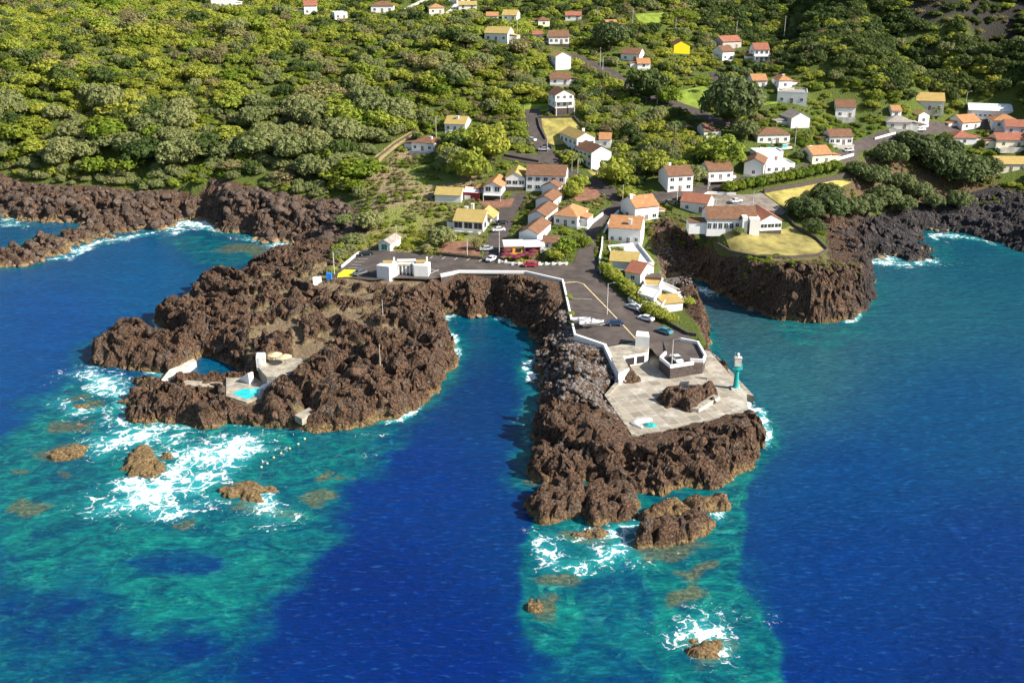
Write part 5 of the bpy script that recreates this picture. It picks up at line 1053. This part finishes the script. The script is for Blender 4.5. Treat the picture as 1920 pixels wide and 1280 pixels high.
def rocks(poly_px, spacing, r0, r1, m, label, group, seed, zmin=-.4, prob=1.0, sink=.25):
    x, y = scatter(poly_px, spacing, seed=seed); z = hz(x, y); rnd = np.random.RandomState(seed+100); k = (z > zmin) & (rnd.rand(len(x)) < prob)
    for a, b, c in zip(x[k], y[k], z[k]):
        r = r0 + (r1-r0)*rnd.rand()**2.2; ROCKS.append((r/depth_of(a, b, c), a, b, c - r*sink, r, m, label, group))
rocks([(1003,640),(1040,600),(1062,575),(1076,634),(1130,655),(1155,706),(1136,744),(1165,795),(1130,775),(1090,765),(1040,760),(1012,735)], .95, .35, 1.0, 'riprap', 'rounded grey boulder in the rubble bank below the pier parapet', 'grey boulders below the pier parapet', 3)
rocks([(-40,330),(130,352),(260,362),(370,350),(480,356),(560,372),(640,378),(690,405),(680,440),(600,462),(540,456),(400,430),(330,426),(140,424),(0,402),(-40,398)], 2.0, .9, 2.7, 'boulder', 'large brown lava boulder heaped on the shore below the forest', 'brown boulders on the shore below the forest', 5)
rocks([(0,470),(110,438),(200,430),(320,420),(300,440),(150,468),(60,500),(0,505)], 2.2, .8, 2.2, 'boulder', 'brown boulder on the narrow spit in the western bay', 'boulders on the narrow spit', 6)
rocks([(1225,470),(1262,455),(1300,480),(1330,520),(1330,545),(1290,545),(1250,535),(1235,505)], .8, .3, .75, 'riprap', 'grey beach stone at the head of the shaded cove', 'beach stones in the shaded cove', 7)
rocks([(1560,430),(1700,392),(1790,372),(1880,352),(1960,370),(1960,470),(1800,445),(1760,440),(1785,490),(1660,487),(1600,488)], 2.1, .6, 1.9, 'blackrock', 'black lava rock on the shore below the round park trees', 'black rocks below the park trees', 8, .2, .8, .45)
rocks([(170,640),(290,600),(360,540),(560,470),(690,520),(830,520),(845,625),(850,690),(750,780),(600,805),(380,800),(235,780),(240,715),(170,685)], 2.3, .6, 1.9, 'scoria', 'rough red brown rock on the lava headland', 'rough rocks on the lava headland', 9, .8, .42, .45)
rocks([(1005,650),(1010,740),(1060,760),(1160,795),(1190,822),(1400,772),(1440,800),(1400,870),(1340,910),(1240,925),(1000,900),(985,860)], 1.9, .5, 1.7, 'scoria', 'rough red brown rock in front of the quay', 'rough rocks in front of the quay', 10, .6, .6, .4)
rocks([(1330,548),(1360,500),(1430,498),(1555,494),(1600,500),(1636,530),(1642,563),(1600,600),(1530,606),(1450,598),(1400,575)], 1.9, .6, 1.9, 'scoria', 'rough brown rock on the cliff under the school lawn', 'rocks on the cliff under the school lawn', 13, .3, .7, .35)
rocks([(800,520),(1050,535),(1060,580),(1000,620),(940,595),(840,590)], 2.0, .6, 1.6, 'scoria', 'dark rock on the cliff below the white parapet', 'rocks on the cliff below the parapet', 12, .3, .7, .4)
POLYX = [PLZ, lotA, pierlot]
ROCKS = [r for r in ROCKS if all(sdist(np.array([r[1]]), np.array([r[2]]), q)[0] < -.3 for q in POLYX + [POOL] + SANDS)]
ROCKS.sort(key=lambda r: -r[0])
RM = {}
for mk in ('riprap', 'boulder', 'blackrock', 'scoria'):
    RM[mk] = []
    for k in range(5): me = rock_mesh(k*7+3, 2); me.materials.append(M[mk]); RM[mk].append(me)
rr = random.Random(4); rproto = {}
rest = {}
for i, (_, x, y, z, r, mk, lb, gr) in enumerate(ROCKS):
    rot = (rr.uniform(-.5,.5), rr.uniform(-.5,.5), rr.uniform(0, 6.28)); s_ = (r*rr.uniform(.85,1.2), r*rr.uniform(.85,1.2), r*rr.uniform(.75,1.1))
    if i < 300 or (mk not in rproto) or len(rproto[mk]) < 3:
        o = bpy.data.objects.new('boulder', RM[mk][i % 5]); COL.link(o); o.location = (x, y, z); o.rotation_euler = rot; o.scale = s_; tag(o, lb, 'boulder', gr); rproto.setdefault(mk, []).append(o)
    else: rest.setdefault(mk, []).append(((x, y, z), rot, s_))
for mk, lst in rest.items():
    gn_stuff('boulders', [a[0] for a in lst], [a[1] for a in lst], [a[2] for a in lst], rproto[mk][:5], {'riprap': 'mass of small grey boulders on the rubble bank and cove beach', 'boulder': 'heaped brown boulders along the shore below the forest', 'blackrock': 'jumble of black lava rocks on the shore', 'scoria': 'rough lava rubble over the headland and quay front'}[mk], 'boulders')
# sea rocks: each its own block of lava
def sea_rock(poly_px, peak, label, seed, z0=0, name='sea_rock', blk=0, step=.32, low=-1.4, gold=0):
    poly = [at_z(a, b, z0) for a, b in poly_px]; cx = sum(p[0] for p in poly)/len(poly); cyy = sum(p[1] for p in poly)/len(poly)
    xs = np.arange(min(p[0] for p in poly)-2.5, max(p[0] for p in poly)+2.5, step); ys = np.arange(min(p[1] for p in poly)-2.5, max(p[1] for p in poly)+2.5, step)
    x, y = np.meshgrid(xs, ys); nd = (fbm(x/3, y/3, seed)-.5)*3.2; d = sdist(x, y, poly)+nd
    md = max(1.5, float(d.max())); pr = sstep(-1.0, min(md, 3.2), d)
    rel = (1.7*(pile(x/3.6, y/2.4, seed+3, 1.8, 2.4)+.2)+.8*(pile(x/1.3, y/1.1, seed+9, 1.7, 2.2)+.1)+2.2*(.3-np.abs(2*fbm(x/4, y/3, seed+5)-1)))*1.35*min(1, peak/2.2)
    z = z0 + low + (peak-low)*pr**.7*.85 + rel*sstep(-1, 1.5, d)*1.15; z = np.where(z > z0+peak*.9, z0+peak*.9+(z-z0-peak*.9)*.35, z)
    idx = np.arange(x.size).reshape(x.shape); f = np.stack([idx[:-1,:-1], idx[:-1,1:], idx[1:,1:], idx[1:,:-1]], -1).reshape(-1, 4)
    zf = z.ravel(); kp = zf[f].max(1) > z0+low+.12; f = f[kp]; us = np.unique(f); mp = np.full(x.size, -1); mp[us] = np.arange(len(us))
    jx = .45*(fbm(x/1.1, y/1.1, seed+20, 2)-.5); v = np.stack([(x+jx-cx).ravel(), (y+jx-cyy).ravel(), zf-z0], -1)[us]
    o = npmesh(name, v, mp[f], M['ground'], False, {'lava': np.ones(len(us)), 'black': np.full(len(us), blk), 'gold': np.full(len(us), gold)}, {'gcol': np.full((len(us), 3), .1)}); o.location = (cx, cyy, z0); return tag(o, label, 'rock')
for i, (pl, pk, lb) in enumerate([
 ([(988,948),(1000,925),(1040,912),(1090,914),(1104,945),(1084,968),(1040,986),(1000,982)], 3.3, 'massive dark sea rock at the left of the reef in front of the quay'),
 ([(1090,920),(1130,912),(1185,915),(1200,940),(1190,968),(1150,978),(1112,988),(1090,962)], 2.5, 'double humped dark sea rock beside the massive one in front of the quay'),
 ([(1195,966),(1240,948),(1300,940),(1362,940),(1370,954),(1330,962),(1270,972),(1205,976)], 1.8, 'long low ridge of rock between the quay rocks and the outer islet'),
 ([(1182,1015),(1205,992),(1260,980),(1330,968),(1342,985),(1330,1003),(1290,1020),(1240,1030),(1200,1032)], 3.0, 'long outer islet with a golden waterline, farthest out of the quay reef'),
 ([(1062,998),(1100,986),(1135,992),(1138,1006),(1100,1014),(1066,1010)], .7, 'low golden rock washed by foam below the double humped rock'),
 ([(75,852),(110,842),(150,832),(168,838),(165,860),(130,866),(95,862)], .85, 'flat golden brown rock at the left edge of the breaking surf'),
 ([(218,882),(240,862),(258,842),(285,836),(292,856),(320,872),(312,886),(290,896),(240,894)], 1.15, 'clustered brown rock in the middle of the white surf'),
 ([(298,846),(318,843),(332,856),(325,864),(302,858)], .9, 'small brown rock just right of the clustered one in the surf'),
 ([(236,858),(246,846),(252,850),(248,862)], .7, 'tiny brown rock just left of the clustered one in the surf'),
 ([(388,920),(430,906),(480,902),(533,914),(537,924),(494,930),(500,944),(472,950),(448,934),(402,930)], .8, 'long flat golden rock right of the surf'),
 ([(990,1134),(1008,1122),(1024,1128),(1022,1148),(998,1152)], .8, 'small lone golden rock over the turquoise shallows'),
 ([(1275,1208),(1300,1192),(1345,1188),(1366,1205),(1356,1233),(1312,1238),(1280,1230)], .9, 'round golden rock awash with foam nearest the bottom of the picture'),
 ([(118,760),(150,752),(178,758),(160,766),(128,768)], .35, 'barely awash brown reef rock off the left point'),
 ([(115,795),(150,790),(175,797),(150,805)], .35, 'second barely awash reef rock below the left point'),
 ([(170,752),(182,748),(190,756),(178,760)], .5, 'small dark rock close to the left point'),
 ]): sea_rock(pl, pk, lb, 200+i*31, gold=0 if i in (0, 1, 3) else (.4 if i == 2 else 1.0))
sea_rock([(1157,698),(1178,690),(1196,699),(1194,714),(1172,718),(1158,710)], 2.0, 'small red brown lava rock left standing on the quay by the boat store', 701, 3.5, 'lava_rock', 0, .3, -.4)
sea_rock([(1233,746),(1258,732),(1300,738),(1328,724),(1346,736),(1338,755),(1292,770),(1252,764)], 2.2, 'big red brown lava outcrop left standing in the middle of the quay', 733, 3.5, 'lava_rock', 0, .3, -.4)
# ------------------------------------------------------------------ trees
def crown_mesh(name, seed, mk, nl, lobe, leaf, perlobe, shape='dome', zc=.62, hgt=.62, spread=.82):
    rnd = np.random.RandomState(seed); vs = []; fs = []; vals = []
    L = []
    for i in range(nl):
        u = (i+.5)/nl; ph = i*2.39996+rnd.uniform(-.3,.3); cz = 1-1.45*u; s = math.sqrt(max(0, 1-cz*cz)); rr_ = spread*rnd.uniform(.78, 1.12)
        if shape == 'loose': rr_ *= rnd.uniform(.65, 1.2)
        L.append((np.array([s*math.cos(ph)*rr_, s*math.sin(ph)*rr_, zc+cz*hgt*rr_]), lobe*rnd.uniform(.75, 1.3), rnd.rand()))
    # solid core in the darkest leaf colour, painting in the shade between leaves
    bm = bmesh.new(); bmesh.ops.create_icosphere(bm, subdivisions=2, radius=1)
    hv = np.array([v.co[:] for v in bm.verts]); hf = [[v.index for v in f.verts] for f in bm.faces]; bm.free()
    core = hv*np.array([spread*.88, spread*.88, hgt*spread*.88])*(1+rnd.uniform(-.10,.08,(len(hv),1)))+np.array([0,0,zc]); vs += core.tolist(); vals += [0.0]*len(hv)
    tri = [f for f in hf]; quads = []
    C_ = np.array([l[0] for l in L]); Rr_ = np.array([l[1] for l in L])
    for li, (c, r, val) in enumerate(L):
        d = rnd.normal(size=(perlobe, 3)); d /= np.linalg.norm(d, axis=1)[:, None]; d[:, 2] = np.where(d[:, 2] < -.35, -d[:, 2], d[:, 2])
        p = c + d*r*rnd.uniform(.86, 1.08, (perlobe, 1)); keep_ = np.ones(perlobe, bool)
        dd = np.linalg.norm(p[:, None]-C_[None], axis=2)/Rr_[None]; dd[:, li] = 9; keep_ = dd.min(1) > .82
        for q, n_ in zip(p[keep_], d[keep_]):
            n2 = n_+rnd.normal(size=3)*.33; n2 /= np.linalg.norm(n2); a = np.cross(n2, rnd.normal(size=3)); a /= np.linalg.norm(a); b = np.cross(n2, a); s = leaf*rnd.uniform(.65, 1.4); k = len(vs)
            vs += [(q-a*s-b*s*.6).tolist(), (q+a*s-b*s*.6).tolist(), (q+a*s*.8+b*s*.6).tolist(), (q-a*s*.8+b*s*.6).tolist()]; quads.append((k, k+1, k+2, k+3)); vv = np.clip(.35*val+.65*rnd.rand(), 0, 1); vals += [vv]*4
    me = bpy.data.meshes.new(name); me.from_pydata(vs, [], tri+quads); at = me.attributes.new('v', 'FLOAT', 'POINT'); at.data.foreach_set('value', np.array(vals, np.float32)); me.materials.append(M[mk]); me.update()
    return me
KINDS_ = {
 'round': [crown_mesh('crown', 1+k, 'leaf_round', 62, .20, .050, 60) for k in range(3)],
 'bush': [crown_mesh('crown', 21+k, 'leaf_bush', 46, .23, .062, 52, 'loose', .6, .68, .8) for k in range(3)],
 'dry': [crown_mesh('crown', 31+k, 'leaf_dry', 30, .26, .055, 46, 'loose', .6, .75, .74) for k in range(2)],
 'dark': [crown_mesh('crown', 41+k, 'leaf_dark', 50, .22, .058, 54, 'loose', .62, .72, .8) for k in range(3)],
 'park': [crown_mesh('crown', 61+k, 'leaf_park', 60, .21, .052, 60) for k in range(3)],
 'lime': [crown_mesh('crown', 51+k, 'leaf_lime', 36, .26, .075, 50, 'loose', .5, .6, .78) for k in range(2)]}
def trunk_mesh(seed):
    rnd = np.random.RandomState(seed); mb = MB(); mb.tube((0,0,-.25),(.02,.01,.22),.075,.055,7)
    for k in range(5): a = k*1.257+rnd.rand(); e_ = (math.cos(a)*.42, math.sin(a)*.42, .62+.1*rnd.rand()); mb.tube((.02,.01,.18),(e_[0]*.5,e_[1]*.5,.42),.045,.03,6); mb.tube((e_[0]*.5,e_[1]*.5,.42),e_,.03,.012,5)
    o_ = mb.build('trunk', M['trunk']); me = o_.data; bpy.data.objects.remove(o_); return me
TR = [trunk_mesh(k) for k in range(3)]
TREES = []   # (size on screen, x, y, z, radius, height factor, kind, label, group)
def add_tree(x, y, r, kind, label, group, hf=1.0, force=False):
    z = float(hz(x, y)); TREES.append(((9 if force else 0)+r/depth_of(x, y, z), x, y, z, r, hf, kind, label, group))
def tree_px(px, py, wpx, kind, label, group, hf=1.0):
    p = gp(px, py); add_tree(p.x, p.y, wpx/2*depth_of(p.x, p.y, p.z)/FPX, kind, label, group, hf, True)
for a in [(1510,415,62),(1556,420,60),(1598,412,50),(1548,385,55),(1626,405,50),(1655,392,58),(1690,402,46),(1636,352,58),(1604,333,40),(1668,312,60),(1722,304,66),(1688,360,46),(1762,334,72),(1806,352,80),(1842,338,60),(1722,376,46),(1748,398,38),(1794,398,46),(1775,302,56),(1490,398,36),(1525,440,40),(1700,275,40)]:
    tree_px(*a, 'park', 'round clipped looking dark green tree in the park above the black lava shore', 'round park trees')
GT = 'single garden trees'
for a in [(1372,243,108,'park','giant dark green tree above the villa, biggest crown of all',1.25),(1212,190,70,'dark','very dark spreading tree at the left of the hill road',1.1),(1250,196,48,'lime','bright lime green bush tree beside the hill road',1.0),(1145,95,64,'park','big grey green tree above the hill road curve',1.1),
  (645,428,34,'round','small round tree beside the blue shaded cobble beach',.9),(692,432,52,'round','round tree at the foot of the scrub slope',.9),(848,322,58,'round','grey green tree in front of the wood below the brown cottage',1.1),(880,340,70,'bush','bright tree left of the orange roofed wing',1.1),(920,300,70,'bush','bright tree behind the yellow roofed wing',1.2),
  (828,462,50,'round','round tree below the yellow roofed house',1.0),(893,468,24,'dry','thin pale tree in the sandy garden',1.3),(1072,372,36,'bush','small tree at the right end of the long brown roofed building',1.0),(1060,482,46,'lime','yellow green tree between outbuilding and junction',1.1),(1040,488,34,'bush','bush tree in front of the white outbuilding',.9),(1095,462,30,'lime','yellow green bush on the right of the junction garden',1.0),
  (1385,440,22,'round','small tree close to the front of the school chimneys',.9),(1300,345,44,'round','tree between the lone white house and the porch house',1.1),(1085,355,40,'bush','bush right of the long building',.9),(1175,372,34,'bush','bush by the uphill bend lamp',.8),(1395,262,50,'round','dark tree hiding the pale shaded house',1.0),(1350,312,90,'bush','broad bright bush behind the porch house',.8),(800,475,26,'dry','pale shrub in the sandy garden corner',.9),(1150,345,60,'bush','bushy tree above the uphill bend',1.0),(1225,330,60,'bush','bushy tree left of the lone white house',1.0)]:
    tree_px(a[0], a[1], a[2], a[3], a[4], None, a[5])
for i in range(12): tree_px(1366+i*18, 360-i*3.4-(i > 8)*2, 30, 'lime', 'yellow green tree in the clipped row above the dry upper lawn', 'row of yellow green trees', .95)
for i in range(10): tree_px(1134+i*10.5, 512+i*9.2, 27, 'bush', 'green tree in the hedge row between the pier road and the white terraces', 'hedge trees on the pier road', 1.05)
for a, b, w_ in ((1222,592,36),(1240,600,34),(1256,604,26),(1290,575,24),(1066,560,14),(1070,592,14),(1072,608,12)): tree_px(a, b, w_, 'bush', 'green bush at the edge of the pier road', 'bushes on the pier road', .8)
def obb(h, x, y):
    e_, dp = h; a = e_.rotation_euler.z; dx = x-e_.location.x; dy = y-e_.location.y; u = dx*math.cos(a)+dy*math.sin(a); v = -dx*math.sin(a)+dy*math.cos(a); return u, v, e_['_w']/2, dp
def clear_mask(x, y, r):
    """room for a crown of radius r that hides neither house front nor road from the sea side"""
    ok = np.ones(x.shape, bool)
    for h in HOUSES:
        u, v, w2, dp = obb(h, x, y); ok &= ~((np.abs(u) < w2+r*.75+.4) & (v > -r*2.0-.5) & (v < dp+r*.8))
    for nm, poly, mt, lift, st in PATCH:
        k = .6 if nm == 'footpath' else 1.0
        ok &= (sdist(x, y, poly) < -r*.75*k) & (sdist(x, y+r*1.4*k, poly) < -.2)
    ok &= sdist(x, y, ontos([(1140,468),(1196,462),(1243,520),(1290,555),(1304,608),(1250,600),(1180,530)])) < -r*.6
    ok &= sdist(x, y, inl) > r*.25
    return ok
Z = {k: ontos(v) for k, v in dict(
 village=[(800,370),(880,370),(900,300),(960,290),(1010,300),(1150,340),(1260,372),(1330,375),(1330,450),(1240,420),(1210,450),(1120,520),(1040,500),(700,500),(620,505),(690,440),(790,400)],
 scrub=[(690,330),(760,270),(800,262),(835,285),(850,330),(870,355),(810,380),(800,450),(700,450),(655,410)],
 schoolland=[(1248,408),(1330,372),(1430,362),(1610,322),(1600,345),(1500,405),(1555,490),(1350,478)],
 park=[(1590,300),(1700,262),(1860,290),(1870,345),(1790,372),(1600,400),(1500,410),(1480,395),(1600,345)],
 ravine=[(1080,170),(1190,190),(1300,215),(1340,280),(1400,300),(1240,335),(1100,330),(1150,300),(1100,240)],
 hill=[(1150,-60),(1380,90),(1460,150),(1700,190),(1960,210),(1960,-60)],
 bright=[(1440,120),(1560,150),(1700,195),(1720,205),(1640,240),(1540,235),(1490,190)],
 town=[(1020,60),(1160,30),(1330,60),(1450,90),(1480,140),(1560,200),(1960,210),(1960,300),(1560,320),(1300,300),(1330,220),(1080,140)],
 top=[(640,-40),(640,40),(830,45),(900,60),(1020,60),(1160,20),(1150,-40)],
 cliff=[(1700,20),(1960,-10),(1960,80),(1840,75),(1760,60)], gardens=[(1420,195),(1560,195),(1640,225),(1700,260),(1560,290),(1420,250)], eastshore=[(1760,345),(1960,320),(1960,380),(1780,375)], point=[(1370,484),(1560,478),(1640,530),(1400,520)]).items()}
gx, gy = np.meshgrid(np.arange(-330, 330, 2.75), np.arange(262, 660, 2.75)); rnd = np.random.RandomState(11)
gx = (gx+rnd.uniform(-1.3, 1.3, gx.shape)).ravel(); gy = (gy+rnd.uniform(-1.3, 1.3, gy.shape)).ravel(); gz = hz(gx, gy); qx, qy = to_px(gx, gy, gz)
k = (qx > -90) & (qx < 2010) & (qy > -75) & (qy < 520) & inside(gx, gy, inl); gx, gy, gz, qx, qy = (a[k] for a in (gx, gy, gz, qx, qy))
zn = {k_: inside(gx, gy, v) for k_, v in Z.items()}
den = np.full(gx.shape, .80); rad = 1.35 + 3.2*rnd.rand(len(gx))**2.8; ty = np.full(gx.shape, 1)
left = (qx < 720) & (qy > 170); band = sstep(170, 260, qy)*(qx < 760)
u1 = rnd.rand(len(gx)); clump = fbm(gx/32, gy/32, 301)
names = ['round', 'bush', 'dry', 'dark', 'lime']
pr = np.tile(np.array([.12, .58, .10, .12, .08]), (len(gx), 1))
def setp(mask, p, d=None, r=None):
    pr[mask] = p
    if d is not None: den[mask] = d
    if r is not None: rad[mask] = r[0]+(r[1]-r[0])*rnd.rand(int(mask.sum()))**1.5
pr[:, 0] += .8*band; pr[:, 1] *= (1-.7*band); rad = rad*(.90+.55*band)*(1+.5*sstep(.45,.7,fbm(gx/26, gy/26, 333))); den = den*(1-.50*band)
pr[:, 4] += .35*sstep(.5, .62, clump); pr[:, 2] += .35*sstep(.55, .68, fbm(gx/18, gy/18, 307))*(1-band*.6)
setp(zn['hill'], [.03, .22, .03, .70, .02], .72, (1.9, 4.2)); setp(zn['bright'], [.05, .45, .0, .05, .45], .7, (1.4, 2.8)); setp(zn['ravine'], [.15, .45, .22, .12, .06], .85, (1.6, 4.0))
setp(zn['town'], [.15, .42, .06, .17, .2], .50, (1.1, 3.6)); setp(zn['top'], [.1, .4, .05, .25, .2], .45, (1.2, 3.6)); setp(zn['gardens'], [.0, .25, .0, .05, .7], .85, (1.0, 2.0))
setp(zn['village'], [.12, .48, .12, .05, .23], .32, (.7, 1.8)); setp(zn['scrub'], [.05, .40, .15, .0, .40], .22, (.6, 1.6)); setp(zn['schoolland'], [.2, .6, .1, .1, .0], .05, (.8, 1.4)); setp(zn['park'], [.6, .1, .3, 0, 0], .10, (.8, 1.8))
setp(zn['cliff'], [.0, .1, .35, .55, 0], .62, (1.0, 2.6)); setp(zn['eastshore'], [.1, .5, 0, .0, .4], .7, (1, 2.4)); setp(zn['point'], [.0, .3, .6, 0, .1], .6, (.4, 1.0))
edge = sdist(gx, gy, inl); rad = np.where(edge < 5, np.minimum(rad, 2.6), rad); den = np.where((edge < 6) & (qx < 700), .8, den)
k = rnd.rand(len(gx)) < den; gx, gy, gz, qx, qy, rad, pr, u1, edge = (a[k] for a in (gx, gy, gz, qx, qy, rad, pr, u1, edge))
okb = clear_mask(gx, gy, rad); small = np.minimum(rad, 1.25); oks = clear_mask(gx, gy, small); rad = np.where(okb, rad, small); k = (okb | oks)
kk = [i for i, t_ in enumerate(TREES)]; bx = np.array([t_[1] for t_ in TREES]); by = np.array([t_[2] for t_ in TREES]); br_ = np.array([t_[4] for t_ in TREES])
for x_, y_, r_ in zip(bx, by, br_): k &= ~((np.hypot(gx-x_, gy-y_) < r_*.95) | ((np.abs(gx-x_) < r_*.8) & (gy < y_) & (gy > y_-r_*1.6-rad*1.2)))
gx, gy, gz, qx, qy, rad, pr, u1, edge = (a[k] for a in (gx, gy, gz, qx, qy, rad, pr, u1, edge))
cp = np.cumsum(pr/pr.sum(1)[:, None], 1); ty = (u1[:, None] > cp).sum(1).clip(0, 4)
LBL = {'round': ('rounded grey green tree in the coastal wood', 'rounded trees of the wood'), 'bush': ('bright green bushy tree in the hillside wood', 'bushy trees of the hillside'), 'dry': ('pale dry looking shrub on the hillside', 'dry shrubs'), 'dark': ('dark green tree of the shaded hill', 'dark trees'), 'lime': ('lime green shrub among the gardens', 'lime green shrubs')}
for i in range(len(gx)):
    kd = names[ty[i]]; TREES.append((rad[i]/depth_of(gx[i], gy[i], gz[i]), gx[i], gy[i], gz[i], rad[i], (.50+.42*rnd.rand())*(1.25 if kd in ('round', 'dark') else 1.0), kd, *LBL[kd]))
TREES.sort(key=lambda t_: -t_[0])
proto_c = {}; rest = {}; rt = random.Random(9)
for i, (_, x, y, z, r, hf, kd, lb, gr) in enumerate(TREES):
    if i < 296 or len(proto_c.get(kd, [])) < 2:
        e_ = empty('tree', (x, y, z), rt.uniform(0, 6.28)); me = KINDS_[kd][i % len(KINDS_[kd])]
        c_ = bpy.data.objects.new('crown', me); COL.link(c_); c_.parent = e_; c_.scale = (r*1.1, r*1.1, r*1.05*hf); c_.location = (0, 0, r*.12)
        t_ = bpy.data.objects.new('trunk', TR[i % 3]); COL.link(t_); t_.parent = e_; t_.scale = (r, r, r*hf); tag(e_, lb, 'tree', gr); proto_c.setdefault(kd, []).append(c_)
    else: rest.setdefault(kd, []).append(((x, y, z-.25*r), (rt.uniform(-.12,.12), rt.uniform(-.12,.12), rt.uniform(0, 6.28)), (r*1.12, r*1.12, r*1.1*hf)))
for kd, lst in rest.items():
    gn_stuff({'round': 'coastal_woodland', 'bush': 'hillside_woodland', 'dry': 'dry_scrub', 'dark': 'dark_woodland', 'lime': 'garden_shrubs'}[kd], [a[0] for a in lst], [a[1] for a in lst], [a[2] for a in lst], proto_c[kd][:4], {'round': 'dense wood of rounded grey green crowns above the shore', 'bush': 'bright green woodland covering the hillside', 'dry': 'pale dry scrub among the woods and on the slope', 'dark': 'dark green woodland on the steep hill', 'lime': 'lime green shrubs of gardens and terraces'}[kd], 'woodland')
# low ground cover of the open slopes
x, y = scatter(None, 1.15, world=Z['scrub'], seed=21); x2, y2 = scatter(None, 1.3, world=Z['village'], seed=22); x3, y3 = scatter(None, 1.5, world=Z['park'], seed=23); x4, y4 = scatter(None, 1.1, world=ontos([(1212,440),(1246,408),(1290,425),(1330,455),(1300,470),(1260,480),(1240,500)]), seed=24); x6, y6 = scatter(None, 2.0, world=Z['town'], seed=26); x7, y7 = scatter(None, 2.0, world=Z['eastshore'], seed=27); x5, y5 = scatter(None, 1.0, world=ontos([(1375,486),(1560,480),(1630,520),(1560,516),(1400,512)]), seed=25)
x = np.concatenate([x, x2, x3, x4, x5, x6, x7]); y = np.concatenate([y, y2, y3, y4, y5, y6, y7]); rr2 = .28+.55*rnd.rand(len(x))**2; k = (rnd.rand(len(x)) < .10+.70*sstep(.46, .6, fbm(x/6, y/6, 401))); x, y, rr2 = x[k], y[k], rr2[k]
okc = np.ones(len(x), bool)
for h in HOUSES: u, v, w2, dp = obb(h, x, y); okc &= ~((np.abs(u) < w2+.6) & (v > -1.5) & (v < dp+.6))
for nm, poly, mt, lift, st in PATCH: okc &= sdist(x, y, poly) < -.5
x, y, rr2 = x[okc], y[okc], rr2[okc]; z = hz(x, y); kd = np.where(vn(x/7, y/7, 9) > .5, 0, 1)
for q, nm, src in ((0, 'ground_cover', 'dry'), (1, 'ground_cover', 'lime')):
    k = kd == q; n_ = int(k.sum()); gn_stuff(nm, np.stack([x[k], y[k], z[k]-.1], -1), np.stack([0*x[k], 0*x[k], rnd.uniform(0, 6, n_)], -1), np.stack([rr2[k]*1.3, rr2[k]*1.3, rr2[k]], -1), proto_c[src][:2], 'low tufts and herbs over the open slopes and gardens', 'ground cover')
# palms
def palm_mesh(seed):
    rnd = np.random.RandomState(seed); vs = []; fs = []; vals = []
    for k in range(22):
        a = k*2.4; el = rnd.uniform(.1, 1.1); L_ = 2.6*rnd.uniform(.8, 1.1); pts = []
        for i in range(6): u = i/5; rr_ = L_*u; pts.append(np.array([math.cos(a)*rr_*math.cos(el*.6), math.sin(a)*rr_*math.cos(el*.6), math.sin(el)*rr_*.9-1.35*u*u*L_*.55]))
        sd_ = np.array([-math.sin(a), math.cos(a), 0]); b0 = len(vs)
        for i, p in enumerate(pts): w_ = .42*math.sin(math.pi*min(1, .15+.8*i/5)); vs += [(p-sd_*w_+[0,0,-.18]).tolist(), p.tolist(), (p+sd_*w_+[0,0,-.18]).tolist()]; vals += [rnd.rand()]*3
        for i in range(5):
            for j in (0, 1): q = b0+i*3+j; fs.append((q, q+1, q+4, q+3))
    me = bpy.data.meshes.new('crown'); me.from_pydata(vs, [], fs); at = me.attributes.new('v', 'FLOAT', 'POINT'); at.data.foreach_set('value', np.array(vals, np.float32)); me.materials.append(M['palm']); me.update(); return me
PM = palm_mesh(3)
for a in [(1084,318,5,1.3,'feathery palm in the garden below the blank gabled apartment block'),(1158,486,3,.8,'small palm in the white walled courtyard'),(1196,262,9,1.0,'tall palm rising from the ravine'),(1262,292,12,1.0,'tallest thin palm in the ravine with hanging leaves'),(1345,175,8,.9,'slim palm at the end of the green meadow'),(1752,222,4,1.0,'palm beside the narrow yellow roofed house'),(1510,268,4,.8,'palm by the pool villa garden'),(1373,160,8,.8,'palm in front of the round trees by the hill road')]:
    e_ = empty('palm_tree', gp(a[0], a[1])); MB().tube((0,0,-.3),(.15,0,a[2]),.24,.17,8).build('trunk', M['trunk'], e_); c_ = bpy.data.objects.new('crown', PM); COL.link(c_); c_.parent = e_; c_.location = (.15, 0, a[2]); c_.scale = (a[3],)*3; tag(e_, a[4], 'palm', None)
print('TREES', len(TREES), 'ROCKS', len(ROCKS))
